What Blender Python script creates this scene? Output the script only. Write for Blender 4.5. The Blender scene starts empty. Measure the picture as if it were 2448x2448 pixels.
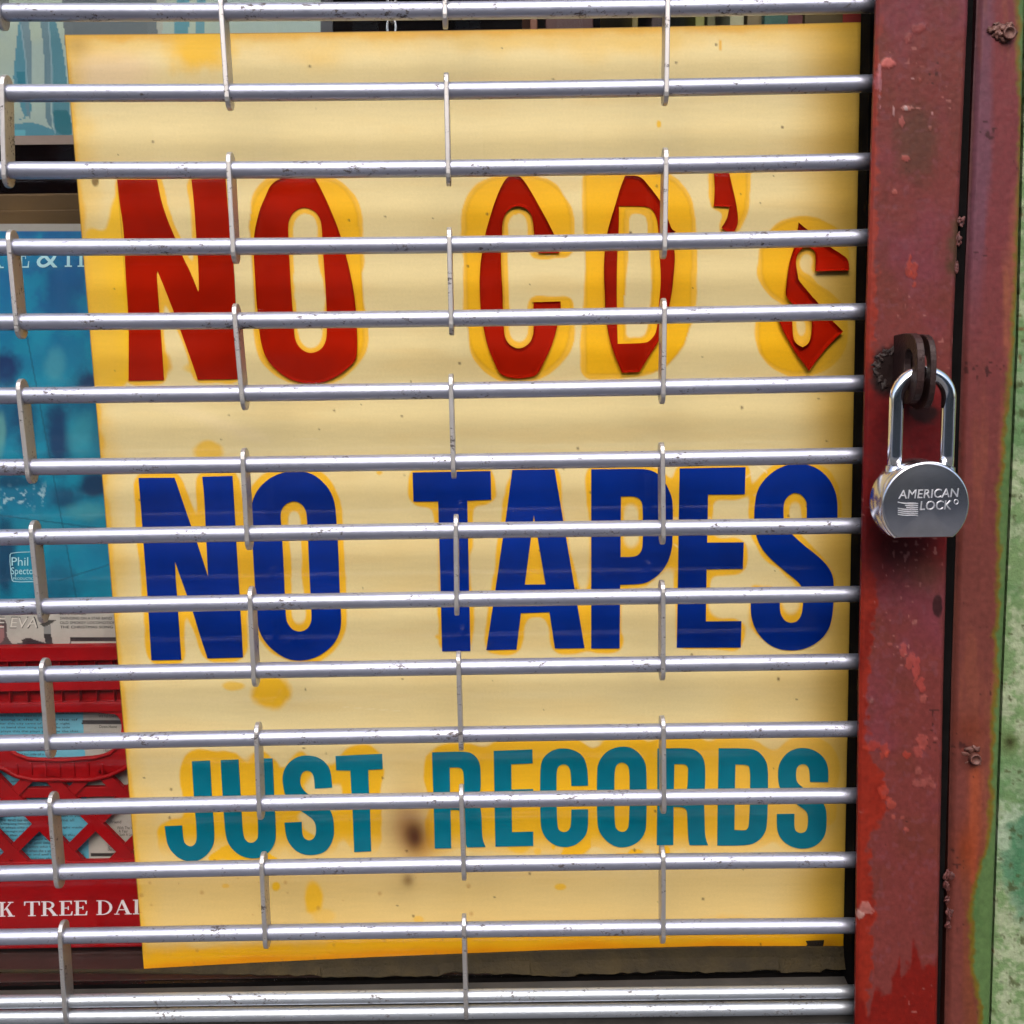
import bpy, bmesh, math, random
import numpy as np
from mathutils import Vector, Matrix
from mathutils.geometry import tessellate_polygon

# ------------------------------------------------------------------ camera, sky, sun, exposure
scene = bpy.context.scene
C = scene.collection
F = 2735.0            # focal length in photograph pixels (2448 wide)
CX = CY = 1224.0
D = 0.83              # camera to grille, metres
_up = Vector((-271.0, 21128.0, 2735.0)).normalized()           # world up in camera axes
_x = Vector((1.0, 0.0128, -0.0072))
_x = (_x - _up * _x.dot(_up)).normalized()
_y = _up.cross(_x).normalized()
RW = Matrix((_x, _y, _up))                                       # camera axes -> world axes
CAM = Vector((0.0, -D, 0.0))
cam_data = bpy.data.cameras.new('camera')
cam_data.sensor_width = 36.0
cam_data.sensor_height = 36.0
cam_data.lens = 36.0 * F / 2448.0
cam_data.clip_start = 0.01
cam_data.clip_end = 2000.0
cam = bpy.data.objects.new('camera', cam_data)
C.objects.link(cam)
M4 = RW.to_4x4()
M4.translation = CAM
cam.matrix_world = M4
scene.camera = cam

world = bpy.data.worlds.new('World')
scene.world = world
world.use_nodes = True
wn = world.node_tree.nodes
sky = wn.new('ShaderNodeTexSky')
sky.sky_type = 'NISHITA'
sky.sun_disc = False
SUN_EL, SUN_AZ = math.radians(46), math.radians(-3)             # azimuth to the right of straight behind the camera
sky.sun_elevation = SUN_EL
sky.sun_rotation = math.pi - SUN_AZ
sky.air_density = 1.0
sky.dust_density = 4.0
sky.ozone_density = 1.2
world.node_tree.links.new(sky.outputs[0], wn['Background'].inputs[0])
wn['Background'].inputs[1].default_value = 0.15
sun_data = bpy.data.lights.new('sun', 'SUN')
sun_data.energy = 0.9
sun_data.angle = math.radians(42)
sun_data.color = (1.0, 0.96, 0.90)
sun = bpy.data.objects.new('sun', sun_data)
C.objects.link(sun)
_sd = Vector((math.sin(SUN_AZ) * math.cos(SUN_EL), -math.cos(SUN_AZ) * math.cos(SUN_EL), math.sin(SUN_EL)))
sun.rotation_euler = _sd.to_track_quat('Z', 'Y').to_euler()
sun.location = (3, -6, 8)
vs = scene.view_settings
vs.view_transform = 'Standard'
vs.look = 'None'
vs.exposure = 1.02
vs.gamma = 1.0
vs.use_curve_mapping = False
cy = scene.cycles
cy.max_bounces = 7; cy.diffuse_bounces = 3; cy.glossy_bounces = 4; cy.transmission_bounces = 4; cy.transparent_max_bounces = 8
cy.adaptive_threshold = 0.02
cy.caustics_reflective = False; cy.caustics_refractive = False

random.seed(7)
RNG = np.random.default_rng(11)

# ------------------------------------------------------------------ helpers
def P(px, py, Y):
    """a point on the wall-parallel plane at depth Y, under the photograph pixel"""
    d = RW @ Vector(((px - CX) / F, -(py - CY) / F, -1.0))
    t = (Y - CAM.y) / d.y
    return CAM + d * t

_R = np.array(RW)
def Pn(px, py, Y):
    px = np.asarray(px, float); py = np.asarray(py, float)
    d = np.stack([(px - CX) / F, -(py - CY) / F, -np.ones_like(px)], -1) @ _R.T
    t = (np.asarray(Y, float) - CAM.y) / d[..., 1]
    return np.array(CAM) + d * t[..., None]

def lin(r, g, b):
    f = lambda c: (c / 255.0) / 12.92 if c / 255.0 <= 0.04045 else ((c / 255.0 + 0.055) / 1.055) ** 2.4
    return np.array([f(r), f(g), f(b)])

_T = RNG.random((256, 256))
def vn(x, y, s, o=0):
    x = np.asarray(x, float) / s + o * 17.31; y = np.asarray(y, float) / s + o * 9.77
    xi = np.floor(x).astype(int); yi = np.floor(y).astype(int)
    fx = x - xi; fy = y - yi
    fx = fx * fx * (3 - 2 * fx); fy = fy * fy * (3 - 2 * fy)
    a = _T[yi % 256, xi % 256]; b = _T[yi % 256, (xi + 1) % 256]
    c = _T[(yi + 1) % 256, xi % 256]; d = _T[(yi + 1) % 256, (xi + 1) % 256]
    return (a * (1 - fx) + b * fx) * (1 - fy) + (c * (1 - fx) + d * fx) * fy

def fbm(x, y, s, o=0, n=4):
    v = 0.0; a = 0.5
    for i in range(n):
        v = v + a * vn(x, y, s / 2 ** i, o + i * 3)
        a *= 0.5
    return v / (1 - 0.5 ** n)

def ss(a, b, x):
    t = np.clip((np.asarray(x, float) - a) / (b - a), 0, 1)
    return t * t * (3 - 2 * t)

def mix(c, col, m):
    return c * (1 - m[..., None]) + np.asarray(col) * m[..., None]

def tag(o, label=None, cat=None, group=None, kind=None):
    if label: o['label'] = label
    if cat: o['category'] = cat
    if group: o['group'] = group
    if kind: o['kind'] = kind
    return o

def empty(name, loc, label=None, cat=None, group=None):
    o = bpy.data.objects.new(name, None)
    o.location = loc
    o.empty_display_size = 0.05
    C.objects.link(o)
    return tag(o, label, cat, group)

def link_mesh(name, me, mat, parent=None, smooth=False):
    o = bpy.data.objects.new(name, me)
    C.objects.link(o)
    if mat is not None:
        me.materials.append(mat)
    if smooth:
        me.polygons.foreach_set('use_smooth', np.ones(len(me.polygons), bool))
    if parent is not None:
        o.parent = parent
        o.matrix_parent_inverse = Matrix.Translation(parent.location).inverted()
    return o

def from_vf(name, v, f, mat, parent=None, smooth=False):
    me = bpy.data.meshes.new(name)
    me.from_pydata([tuple(p) for p in v], [], f)
    me.update()
    return link_mesh(name, me, mat, parent, smooth)

def fix_normals(o):
    bm = bmesh.new(); bm.from_mesh(o.data)
    bmesh.ops.recalc_face_normals(bm, faces=bm.faces)
    bm.to_mesh(o.data); bm.free()
    return o

def box(name, lo, hi, mat, parent=None, bev=0.0):
    bm = bmesh.new()
    bmesh.ops.create_cube(bm, size=1.0)
    for v in bm.verts:
        v.co = Vector([lo[i] + (v.co[i] + 0.5) * (hi[i] - lo[i]) for i in range(3)])
    if bev:
        bmesh.ops.bevel(bm, geom=list(bm.edges), offset=bev, segments=2, affect='EDGES', profile=0.5)
    me = bpy.data.meshes.new(name); bm.to_mesh(me); bm.free()
    return link_mesh(name, me, mat, parent)

def tube_vf(pts, r, seg=16, cap=True):
    pts = [Vector(p) for p in pts]
    n = len(pts)
    rr = r if isinstance(r, (list, tuple)) else [r] * n
    tans = [(pts[min(i + 1, n - 1)] - pts[max(i - 1, 0)]).normalized() for i in range(n)]
    t0 = tans[0]
    ref = Vector((0, 0, 1)) if abs(t0.z) < 0.9 else Vector((0, 1, 0))
    u = (ref - t0 * ref.dot(t0)).normalized()
    V, Fc = [], []
    for i in range(n):
        t = tans[i]
        u = (u - t * u.dot(t)).normalized()
        w = t.cross(u)
        for k in range(seg):
            a = 2 * math.pi * k / seg
            V.append(pts[i] + (u * math.cos(a) + w * math.sin(a)) * rr[i])
    for i in range(n - 1):
        for k in range(seg):
            k2 = (k + 1) % seg
            Fc.append((i * seg + k, (i + 1) * seg + k, (i + 1) * seg + k2, i * seg + k2))
    if cap:
        Fc.append(tuple(range(seg)))
        Fc.append(tuple((n - 1) * seg + k for k in reversed(range(seg))))
    return V, Fc

def tube(name, pts, r, mat, parent=None, seg=16, cap=True):
    v, f = tube_vf(pts, r, seg, cap)
    o = from_vf(name, v, f, mat, parent, True)
    return fix_normals(o)

def blob(name, loc, rad, mat, parent, seed=0, amp=0.3, sub=3, scale=(1, 1, 1)):
    bm = bmesh.new()
    bmesh.ops.create_icosphere(bm, subdivisions=sub, radius=1.0)
    rr = random.Random(seed)
    ph = [(rr.uniform(1.5, 4.5), rr.uniform(0, 6.28), Vector((rr.uniform(-1, 1), rr.uniform(-1, 1), rr.uniform(-1, 1))).normalized()) for _ in range(7)]
    for v in bm.verts:
        d = v.co.normalized()
        k = 1 + amp * sum(math.sin(f * 2 * d.dot(a) + p) for f, p, a in ph) / 3.0
        v.co = Vector((d.x * scale[0], d.y * scale[1], d.z * scale[2])) * rad * k + Vector(loc)
    me = bpy.data.meshes.new(name); bm.to_mesh(me); bm.free()
    return link_mesh(name, me, mat, parent, True)

def set_cols(me, cols):
    """linear colours, one per vertex"""
    a = me.attributes.new('Col', 'FLOAT_COLOR', 'POINT')
    rgba = np.ones((len(me.vertices), 4), np.float32)
    rgba[:, :3] = np.clip(cols, 0, 1)
    a.data.foreach_set('color', rgba.ravel())

def px_plate(name, mat, rows, Y, nx, ny, colf, thick, parent=None, hf=None):
    """a wall-parallel plate: left and right edges follow photograph rows (y, xl, xr); colour per vertex; real thickness behind"""
    ys = np.linspace(rows[0][0], rows[-1][0], ny + 1)
    xl = np.interp(ys, [r[0] for r in rows], [r[1] for r in rows])
    xr = np.interp(ys, [r[0] for r in rows], [r[2] for r in rows])
    u = np.linspace(0, 1, nx + 1)
    X = xl[:, None] + (xr - xl)[:, None] * u[None, :]
    YY = np.repeat(ys[:, None], nx + 1, 1)
    pos = Pn(X, YY, np.full_like(X, Y))
    if hf is not None:
        pos[..., 1] -= hf(X, YY)
    col = colf(X, YY)
    nv = (nx + 1) * (ny + 1)
    idx = np.arange(nv).reshape(ny + 1, nx + 1)
    quads = np.stack([idx[:-1, :-1], idx[1:, :-1], idx[1:, 1:], idx[:-1, 1:]], -1).reshape(-1, 4)
    ring = np.concatenate([idx[0, :-1], idx[:-1, -1], idx[-1, :0:-1], idx[:0:-1, 0]])
    pv = pos.reshape(-1, 3); cv = col.reshape(-1, 3)
    m = len(ring)
    s0 = pv[ring]; s1 = s0.copy(); s1[:, 1] = Y + thick
    V = np.concatenate([pv, s0, s1]); CV = np.concatenate([cv, cv[ring], cv[ring]])
    k = np.arange(m); k2 = (k + 1) % m
    sk = np.stack([nv + k, nv + m + k, nv + m + k2, nv + k2], -1)[:, ::-1]
    quads = np.concatenate([quads, sk])
    me = bpy.data.meshes.new(name)
    me.vertices.add(len(V)); me.vertices.foreach_set('co', V.astype(np.float32).ravel())
    me.loops.add(quads.size); me.loops.foreach_set('vertex_index', quads.astype(np.int32).ravel())
    me.polygons.add(len(quads))
    me.polygons.foreach_set('loop_start', np.arange(0, quads.size, 4, dtype=np.int32))
    me.update(calc_edges=True); me.validate()
    set_cols(me, CV)
    o = link_mesh(name, me, mat, parent, True)
    return o

def smooth_poly(pts, it=2, lim=52):
    pts = [Vector((p[0], p[1])) for p in pts]
    for _ in range(it):
        n = len(pts); out = []
        for i in range(n):
            a, b, c = pts[i - 1], pts[i], pts[(i + 1) % n]
            d1, d2 = b - a, c - b
            if d1.length < 1e-6 or d2.length < 1e-6:
                continue
            ang = abs(math.degrees(d1.angle_signed(d2)))
            if ang > lim:
                out.append(b)
            else:
                out.append(b + (a - b) * 0.25); out.append(b + (c - b) * 0.25)
        pts = out
    return [(p.x, p.y) for p in pts]

def conv(pts, x0, y0, s):
    return [(x0 + p[0] * s, y0 + p[1] * s) for p in pts]

def in_poly(X, Y, poly):
    m = np.zeros(X.shape, bool)
    n = len(poly)
    for i in range(n):
        x1, y1 = poly[i]; x2, y2 = poly[(i + 1) % n]
        if y1 == y2: continue
        c = ((y1 > Y) != (y2 > Y)) & (X < (x2 - x1) * (Y - y1) / (y2 - y1) + x1)
        m ^= c
    return m

def px_poly(name, loops, Y, thick, mat, parent=None, lip=0.0, lip_w=0.0, place=None):
    """a flat shape traced as loops (outline, then holes) in photograph pixels, extruded to a real thickness"""
    place = place or (lambda x, y, h: P(x, y, Y) + Vector((0, -h, 0)))
    V, Fc = [], []
    base = loops
    if lip:
        base = [inset(loops[0], lip_w)] + loops[1:]
    tri = tessellate_polygon([[Vector((p[0], p[1], 0)) for p in l] for l in base])
    flat = [p for l in base for p in l]
    for p in flat: V.append(place(p[0], p[1], thick))
    for t in tri: Fc.append(tuple(t))
    off = 0
    if lip:                                      # the peeling outer edge curls forward
        n = len(loops[0])
        m0 = len(V)
        for (x, y), (x2, y2) in zip(loops[0], base[0]):
            V.append(place((x + x2) / 2, (y + y2) / 2, thick + lip * 0.3))
        m1 = len(V)
        for i, (x, y) in enumerate(loops[0]):
            V.append(place(x, y, thick + lip * (0.75 + 0.5 * math.sin(i * 0.21) ** 2)))
        m2 = len(V)
        for i, (x, y) in enumerate(loops[0]):
            V.append(place(x, y, thick + lip * (0.75 + 0.5 * math.sin(i * 0.21) ** 2) - 0.0006))
        for i in range(n):
            j = (i + 1) % n
            Fc += [(i, j, m0 + j, m0 + i), (m0 + i, m0 + j, m1 + j, m1 + i), (m1 + i, m1 + j, m2 + j, m2 + i)]
        start = n
        rest = loops[1:]
    else:
        start = 0; rest = loops
    b0 = start
    for l in rest:
        n = len(l); m = len(V)
        for p in l: V.append(place(p[0], p[1], 0.0))
        for i in range(n):
            j = (i + 1) % n
            Fc.append((b0 + i, b0 + j, m + j, m + i))
        b0 += n
    o = from_vf(name, V, Fc, mat, parent)
    return fix_normals(o)

def inset(loop, w):
    n = len(loop); out = []
    area = sum(loop[i][0] * loop[(i + 1) % n][1] - loop[(i + 1) % n][0] * loop[i][1] for i in range(n))
    sgn = 1 if area > 0 else -1
    for i in range(n):
        a = Vector(loop[i - 1]); b = Vector(loop[i]); c = Vector(loop[(i + 1) % n])
        d1 = (b - a).normalized(); d2 = (c - b).normalized()
        nn = Vector((-(d1.y + d2.y), d1.x + d2.x))
        if nn.length < 1e-5: nn = Vector((-d1.y, d1.x))
        nn.normalize()
        p = b + nn * w * sgn
        out.append((p.x, p.y))
    return out

def text_vf(s):
    cu = bpy.data.curves.new('t', 'FONT'); cu.body = s; cu.size = 1.0
    cu.resolution_u = 3
    ob = bpy.data.objects.new('t', cu); C.objects.link(ob)
    dg = bpy.context.evaluated_depsgraph_get()
    me = bpy.data.meshes.new_from_object(ob.evaluated_get(dg))
    v = [(p.co.x, p.co.y) for p in me.vertices]; f = [tuple(p.vertices) for p in me.polygons]
    bpy.data.objects.remove(ob); bpy.data.curves.remove(cu); bpy.data.meshes.remove(me)
    return v, f

def px_text(name, s, x0, x1, ytop, ybot, Y, mat, parent, proud=0.0004, slope=0.0, shear=0.0):
    v, f = text_vf(s)
    xs = [p[0] for p in v]; ys = [p[1] for p in v]
    a, b, c, d = min(xs), max(xs), min(ys), max(ys)
    V = []
    for x, y in v:
        u = (x - a) / (b - a); t = (y - c) / (d - c)
        px = x0 + u * (x1 - x0) + shear * t; py = ybot + (ytop - ybot) * t + slope * (px - x0)
        q = P(px, py, Y); V.append((q.x, q.y - proud, q.z))
    return from_vf(name, V, f, mat, parent)

# ------------------------------------------------------------------ materials
def new_mat(name):
    m = bpy.data.materials.new(name); m.use_nodes = True
    nt = m.node_tree
    return m, nt, nt.nodes['Principled BSDF']

def noise_node(nt, scale, detail=4.0, rough=0.55, coord='Object', stretch=None):
    tc = nt.nodes.new('ShaderNodeTexCoord')
    n = nt.nodes.new('ShaderNodeTexNoise')
    n.inputs['Scale'].default_value = scale; n.inputs['Detail'].default_value = detail; n.inputs['Roughness'].default_value = rough
    if stretch:
        mp = nt.nodes.new('ShaderNodeMapping'); mp.inputs['Scale'].default_value = stretch
        nt.links.new(tc.outputs[coord], mp.inputs['Vector']); nt.links.new(mp.outputs[0], n.inputs['Vector'])
    else:
        nt.links.new(tc.outputs[coord], n.inputs['Vector'])
    return n

def ramp(nt, src, stops):
    r = nt.nodes.new('ShaderNodeValToRGB')
    el = r.color_ramp.elements
    while len(el) < len(stops): el.new(0.5)
    for e, (p, c) in zip(el, stops):
        e.position = p; e.color = (*c, 1) if len(c) == 3 else c
    nt.links.new(src, r.inputs[0])
    return r

def bump(nt, bsdf, src, strength, dist):
    b = nt.nodes.new('ShaderNodeBump'); b.inputs['Strength'].default_value = strength; b.inputs['Distance'].default_value = dist
    nt.links.new(src, b.inputs['Height']); nt.links.new(b.outputs[0], bsdf.inputs['Normal'])

def mat_plain(name, col, rough=0.6, metal=0.0, nscale=60, var=0.25, bmp=0.2, bdist=0.0006, spec=0.5):
    m, nt, b = new_mat(name)
    col = np.array(col)
    n = noise_node(nt, nscale)
    r = ramp(nt, n.outputs[0], [(0.25, tuple(col * (1 - var))), (0.75, tuple(np.clip(col * (1 + var), 0, 1)))])
    nt.links.new(r.outputs[0], b.inputs['Base Color'])
    b.inputs['Roughness'].default_value = rough; b.inputs['Metallic'].default_value = metal
    b.inputs['Specular IOR Level'].default_value = spec
    if bmp:
        n2 = noise_node(nt, nscale * 6, 3)
        bump(nt, b, n2.outputs[0], bmp, bdist)
    return m

def mat_vcol(name, rough=0.6, spec=0.5, nscale=400, bmp=0.25, bdist=0.0005, var=0.08, coat=0.0):
    m, nt, b = new_mat(name)
    at = nt.nodes.new('ShaderNodeAttribute'); at.attribute_name = 'Col'
    n = noise_node(nt, nscale, 4)
    r = ramp(nt, n.outputs[0], [(0.3, (1 - var,) * 3), (0.7, (1 + var,) * 3)])
    mx = nt.nodes.new('ShaderNodeMix'); mx.data_type = 'RGBA'; mx.blend_type = 'MULTIPLY'; mx.inputs[0].default_value = 1.0
    nt.links.new(at.outputs['Color'], mx.inputs[6]); nt.links.new(r.outputs[0], mx.inputs[7])
    nt.links.new(mx.outputs[2], b.inputs['Base Color'])
    b.inputs['Roughness'].default_value = rough; b.inputs['Specular IOR Level'].default_value = spec
    if coat:
        b.inputs['Coat Weight'].default_value = coat; b.inputs['Coat Roughness'].default_value = 0.08
    if bmp: bump(nt, b, n.outputs[0], bmp, bdist)
    return m

def mat_bar(name, rough=0.40, tint=(0.42, 0.44, 0.545), spangle=0.0):
    """worn galvanised tube: soft metal with grime speckle and scuffs"""
    m, nt, b = new_mat(name)
    n1 = noise_node(nt, 60, 6, 0.75, stretch=(0.5, 1, 1))
    n2 = noise_node(nt, 420, 4, 0.7, stretch=(0.6, 1, 1))
    n3 = noise_node(nt, 9, 3, 0.5)
    sp = nt.nodes.new('ShaderNodeMath'); sp.operation = 'MULTIPLY'
    nt.links.new(n1.outputs[0], sp.inputs[0]); nt.links.new(n2.outputs[0], sp.inputs[1])
    rs = ramp(nt, sp.outputs[0], [(0.305, (0, 0, 0)), (0.38, (1, 1, 1))])
    base = ramp(nt, n3.outputs[0], [(0.3, tuple(np.array(tint) * 0.86)), (0.7, tint)])
    mx = nt.nodes.new('ShaderNodeMix'); mx.data_type = 'RGBA'
    nt.links.new(rs.outputs[0], mx.inputs[0])
    nt.links.new(base.outputs[0], mx.inputs[6]); mx.inputs[7].default_value = (0.06, 0.05, 0.05, 1)
    nt.links.new(mx.outputs[2], b.inputs['Base Color'])
    mt = ramp(nt, rs.outputs[0], [(0.0, (0.85,) * 3), (1.0, (0.1,) * 3)])
    nt.links.new(mt.outputs[0], b.inputs['Metallic'])
    rr = ramp(nt, n2.outputs[0], [(0.3, (rough - 0.04,) * 3), (0.7, (rough + 0.12,) * 3)])
    nt.links.new(rr.outputs[0], b.inputs['Roughness'])
    if spangle:
        v = nt.nodes.new('ShaderNodeTexVoronoi'); v.inputs['Scale'].default_value = 260
        tc = nt.nodes.new('ShaderNodeTexCoord'); nt.links.new(tc.outputs['Object'], v.inputs['Vector'])
        bump(nt, b, v.outputs['Color'], spangle, 0.0005)
    else:
        bump(nt, b, n2.outputs[0], 0.12, 0.0004)
    return m

M = {}
M['bar'] = mat_bar('galvanised tube')
M['rail'] = mat_bar('zinc rail', 0.38, (0.50, 0.54, 0.60), 0.45)
M['link'] = mat_bar('stamped steel link', 0.40, (0.52, 0.50, 0.49))
M['sign'] = mat_vcol('aged cream acrylic', 0.42, 0.4, 500, 0.06, 0.0002, 0.03)
M['red_vinyl'] = mat_plain('red vinyl', lin(160, 23, 2), 0.75, 0, 14, 0.26, 0.15, 0.0003, spec=0.02)
M['blue_vinyl'] = mat_plain('blue vinyl', lin(0, 39, 130), 0.6, 0, 11, 0.34, 0.1, 0.0002, spec=0.02)
M['teal_vinyl'] = mat_plain('teal vinyl', lin(0, 110, 134), 0.6, 0, 11, 0.22, 0.1, 0.0002, spec=0.02)
M['red_paint'] = mat_vcol('chipped red paint', 0.55, 0.2, 260, 0.4, 0.0005, 0.08)
M['green_paint'] = mat_vcol('flaking green paint', 0.75, 0.3, 300, 0.7, 0.0012, 0.12)
M['print'] = mat_vcol('printed card', 0.5, 0.4, 300, 0.05, 0.0002, 0.03, 0.35)
M['shade_black_iron'] = mat_plain('shade-black painted iron', (0.0035, 0.003, 0.003), 0.9, 0, 60, 0.4, 0.2, 0.0006, 0.05)  # black paint taken near zero to hold the gaps' shade in the colour
M['hasp_steel'] = mat_plain('rusty brown steel', lin(40, 19, 17), 0.55, 0.3, 90, 0.5, 0.5, 0.0008)
M['burnt'] = mat_plain('burnt greasy weld', lin(34, 20, 18), 0.4, 0.2, 300, 0.6, 0.7, 0.001)
M['weld'] = mat_plain('painted weld', lin(78, 36, 32), 0.5, 0.1, 220, 0.45, 0.6, 0.001)
M['rust_bolt'] = mat_plain('rust painted bolt', lin(88, 54, 46), 0.5, 0.2, 300, 0.4, 0.5, 0.0006)
M['wood'] = mat_plain('dark brown wood', lin(84, 60, 20), 0.7, 0, 12, 0.3, 0.3, 0.0006)
M['floor'] = mat_plain('brown display floor', lin(58, 30, 26), 0.7, 0, 25, 0.3, 0.3, 0.0006)
M['dark_wall'] = mat_plain('dark back wall', lin(16, 6, 7), 0.9, 0, 8, 0.3, 0.2, 0.001, 0.05)
M['putty'] = mat_plain('cracked olive putty', lin(46, 36, 10), 0.85, 0, 55, 0.5, 0.8, 0.0015)
M['sill'] = mat_plain('grey sill', lin(58, 55, 51), 0.8, 0, 30, 0.3, 0.5, 0.001)
M['riser'] = mat_plain('stone riser', lin(96, 98, 104), 0.8, 0, 20, 0.3, 0.5, 0.002)
M['crate'] = mat_plain('red crate plastic', lin(150, 3, 10), 0.5, 0, 30, 0.2, 0.15, 0.0004, 0.2)
M['white_ink'] = mat_plain('white lettering', lin(232, 222, 226), 0.6, 0, 120, 0.08, 0.1, 0.0002)
M['pale_ink'] = mat_plain('pale blue lettering', lin(168, 214, 226), 0.6, 0, 120, 0.06, 0.0)
M['dark_ink'] = mat_plain('dark lettering', lin(58, 54, 58), 0.6, 0, 120, 0.1, 0.0)
M['sticker'] = mat_plain('black sticker', lin(28, 18, 10), 0.6, 0, 200, 0.6, 0.1)
M['chain'] = mat_plain('bright chain steel', (0.75, 0.74, 0.72), 0.25, 1.0, 80, 0.1, 0.0)
M['road'] = mat_plain('asphalt', (0.085, 0.085, 0.088), 0.85, 0, 3, 0.3, 0.5, 0.004)
M['pavement'] = mat_plain('concrete pavement', (0.07, 0.068, 0.066), 0.85, 0, 2, 0.2, 0.4, 0.003)
M['stone'] = mat_plain('pale stone', (0.14, 0.12, 0.10), 0.8, 0, 0.6, 0.15, 0.3, 0.01)
M['pilaster'] = mat_plain('white pilaster', (0.8, 0.79, 0.77), 0.7, 0, 0.8, 0.08, 0.2, 0.01)
M['dark_pane'] = mat_plain('dark window', (0.03, 0.035, 0.04), 0.15, 0, 1.0, 0.2, 0.0)

m, nt, b = new_mat('chrome'); M['chrome'] = m
b.inputs['Base Color'].default_value = (0.86, 0.86, 0.88, 1); b.inputs['Metallic'].default_value = 1.0
n = noise_node(nt, 300, 4); r = ramp(nt, n.outputs[0], [(0.3, (0.05,) * 3), (0.75, (0.16,) * 3)]); nt.links.new(r.outputs[0], b.inputs['Roughness'])
m, nt, b = new_mat('satin chrome'); M['satin'] = m
n = noise_node(nt, 120, 5, 0.6); r = ramp(nt, n.outputs[0], [(0.3, (0.60, 0.60, 0.64)), (0.7, (0.70, 0.70, 0.73))]); nt.links.new(r.outputs[0], b.inputs['Base Color'])
b.inputs['Metallic'].default_value = 1.0
b.inputs['Roughness'].default_value = 0.21

m = bpy.data.materials.new('window glass'); m.use_nodes = True; M['glass'] = m
nt = m.node_tree; nt.nodes.remove(nt.nodes['Principled BSDF'])
tr = nt.nodes.new('ShaderNodeBsdfTransparent'); tr.inputs[0].default_value = (0.985, 0.99, 0.985, 1)
gl = nt.nodes.new('ShaderNodeBsdfGlossy'); gl.inputs['Roughness'].default_value = 0.01
fr = nt.nodes.new('ShaderNodeFresnel')
bf = nt.nodes.new('ShaderNodeNewGeometry'); io = nt.nodes.new('ShaderNodeMapRange')      # a thin pane: both faces reflect like air to glass
io.inputs['To Min'].default_value = 1.23; io.inputs['To Max'].default_value = 1 / 1.23
nt.links.new(bf.outputs['Backfacing'], io.inputs['Value']); nt.links.new(io.outputs[0], fr.inputs[0])
nz = noise_node(nt, 7, 6, 0.7, stretch=(0.4, 1, 2.0))
df = nt.nodes.new('ShaderNodeBsdfDiffuse'); df.inputs[0].default_value = (0.7, 0.7, 0.68, 1)
dr = ramp(nt, nz.outputs[0], [(0.45, (0.0,) * 3), (0.8, (0.008,) * 3)])
mg = nt.nodes.new('ShaderNodeMixShader'); mg2 = nt.nodes.new('ShaderNodeMixShader')
nt.links.new(fr.outputs[0], mg.inputs[0]); nt.links.new(tr.outputs[0], mg.inputs[1]); nt.links.new(gl.outputs[0], mg.inputs[2])
nt.links.new(dr.outputs[0], mg2.inputs[0]); nt.links.new(mg.outputs[0], mg2.inputs[1]); nt.links.new(df.outputs[0], mg2.inputs[2])
nt.links.new(mg2.outputs[0], nt.nodes['Material Output'].inputs[0])

# ------------------------------------------------------------------ setting: street in front, room behind
GZ = -1.45
tag(box('road', (-200, -300, GZ - 0.6), (200, -3.2, GZ - 0.13), M['road']), 'asphalt road in front of the shop', kind='structure')
tag(box('pavement', (-40, -3.2, GZ - 0.6), (40, 0.3, GZ), M['pavement'], bev=0.01), 'concrete pavement in front of the shop', kind='structure')
ob = empty('opposite_building', (0, -13, GZ), 'pale stone building with white pilasters mirrored faintly in the window glass', 'building')
box('wall', (-26, -15.0, GZ - 0.1), (26, -13.0, GZ + 6.6), M['stone'], ob)
box('cornice', (-26.3, -13.0, GZ + 6.2), (26.3, -12.6, GZ + 6.7), M['stone'], ob, 0.03)
box('string_course', (-26, -13.0, GZ + 4.28), (26, -12.9, GZ + 4.5), M['stone'], ob, 0.02)
pil = None; win = None
for i in range(36):
    x = -20.4 + i * 1.18
    if pil is None:
        pil = box('pilaster', (-0.15, -0.12, 3.55), (0.15, 0.003, 6.1), M['pilaster'], None, 0.02); o = pil
    else:
        o = pil.copy(); C.objects.link(o)
    o.parent = ob; o.location = (x, 0.12, 0.0); o.matrix_parent_inverse = Matrix.Identity(4)
    for k in range(2):
        if win is None:
            win = box('window', (-0.36, -0.003, 0.0), (0.36, 0.06, 1.5), M['dark_pane'], None, 0.02); w = win
        else:
            w = win.copy(); C.objects.link(w)
        w.parent = ob; w.location = (x + 0.59, 0.0, 0.9 + k * 3.75); w.matrix_parent_inverse = Matrix.Identity(4)

FZ = -0.491
tag(box('display_floor', (-1.7, 0.0447, FZ - 0.03), (0.27, 0.95, FZ), M['floor']), 'dark brown display floor below the red crate', kind='structure')
tag(box('interior_wall', (-1.7, 0.95, FZ - 0.03), (0.6, 1.0, 1.05), M['dark_wall']), 'dark wall at the back of the shop window', kind='structure')
tag(box('interior_side_wall', (0.28, 0.06, FZ - 0.03), (0.32, 0.95, 1.05), M['dark_wall']), 'dark side wall of the shop window behind the guide channel', kind='structure')
tag(box('interior_side_wall', (-1.75, 0.06, FZ - 0.03), (-1.7, 0.95, 1.05), M['dark_wall']), 'dark side wall of the shop window beyond the left picture edge', kind='structure')
tag(box('ceiling', (-1.75, 0.06, 1.05), (0.6, 1.0, 1.09), M['dark_wall']), 'dark ceiling of the shop window', kind='structure')

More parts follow.
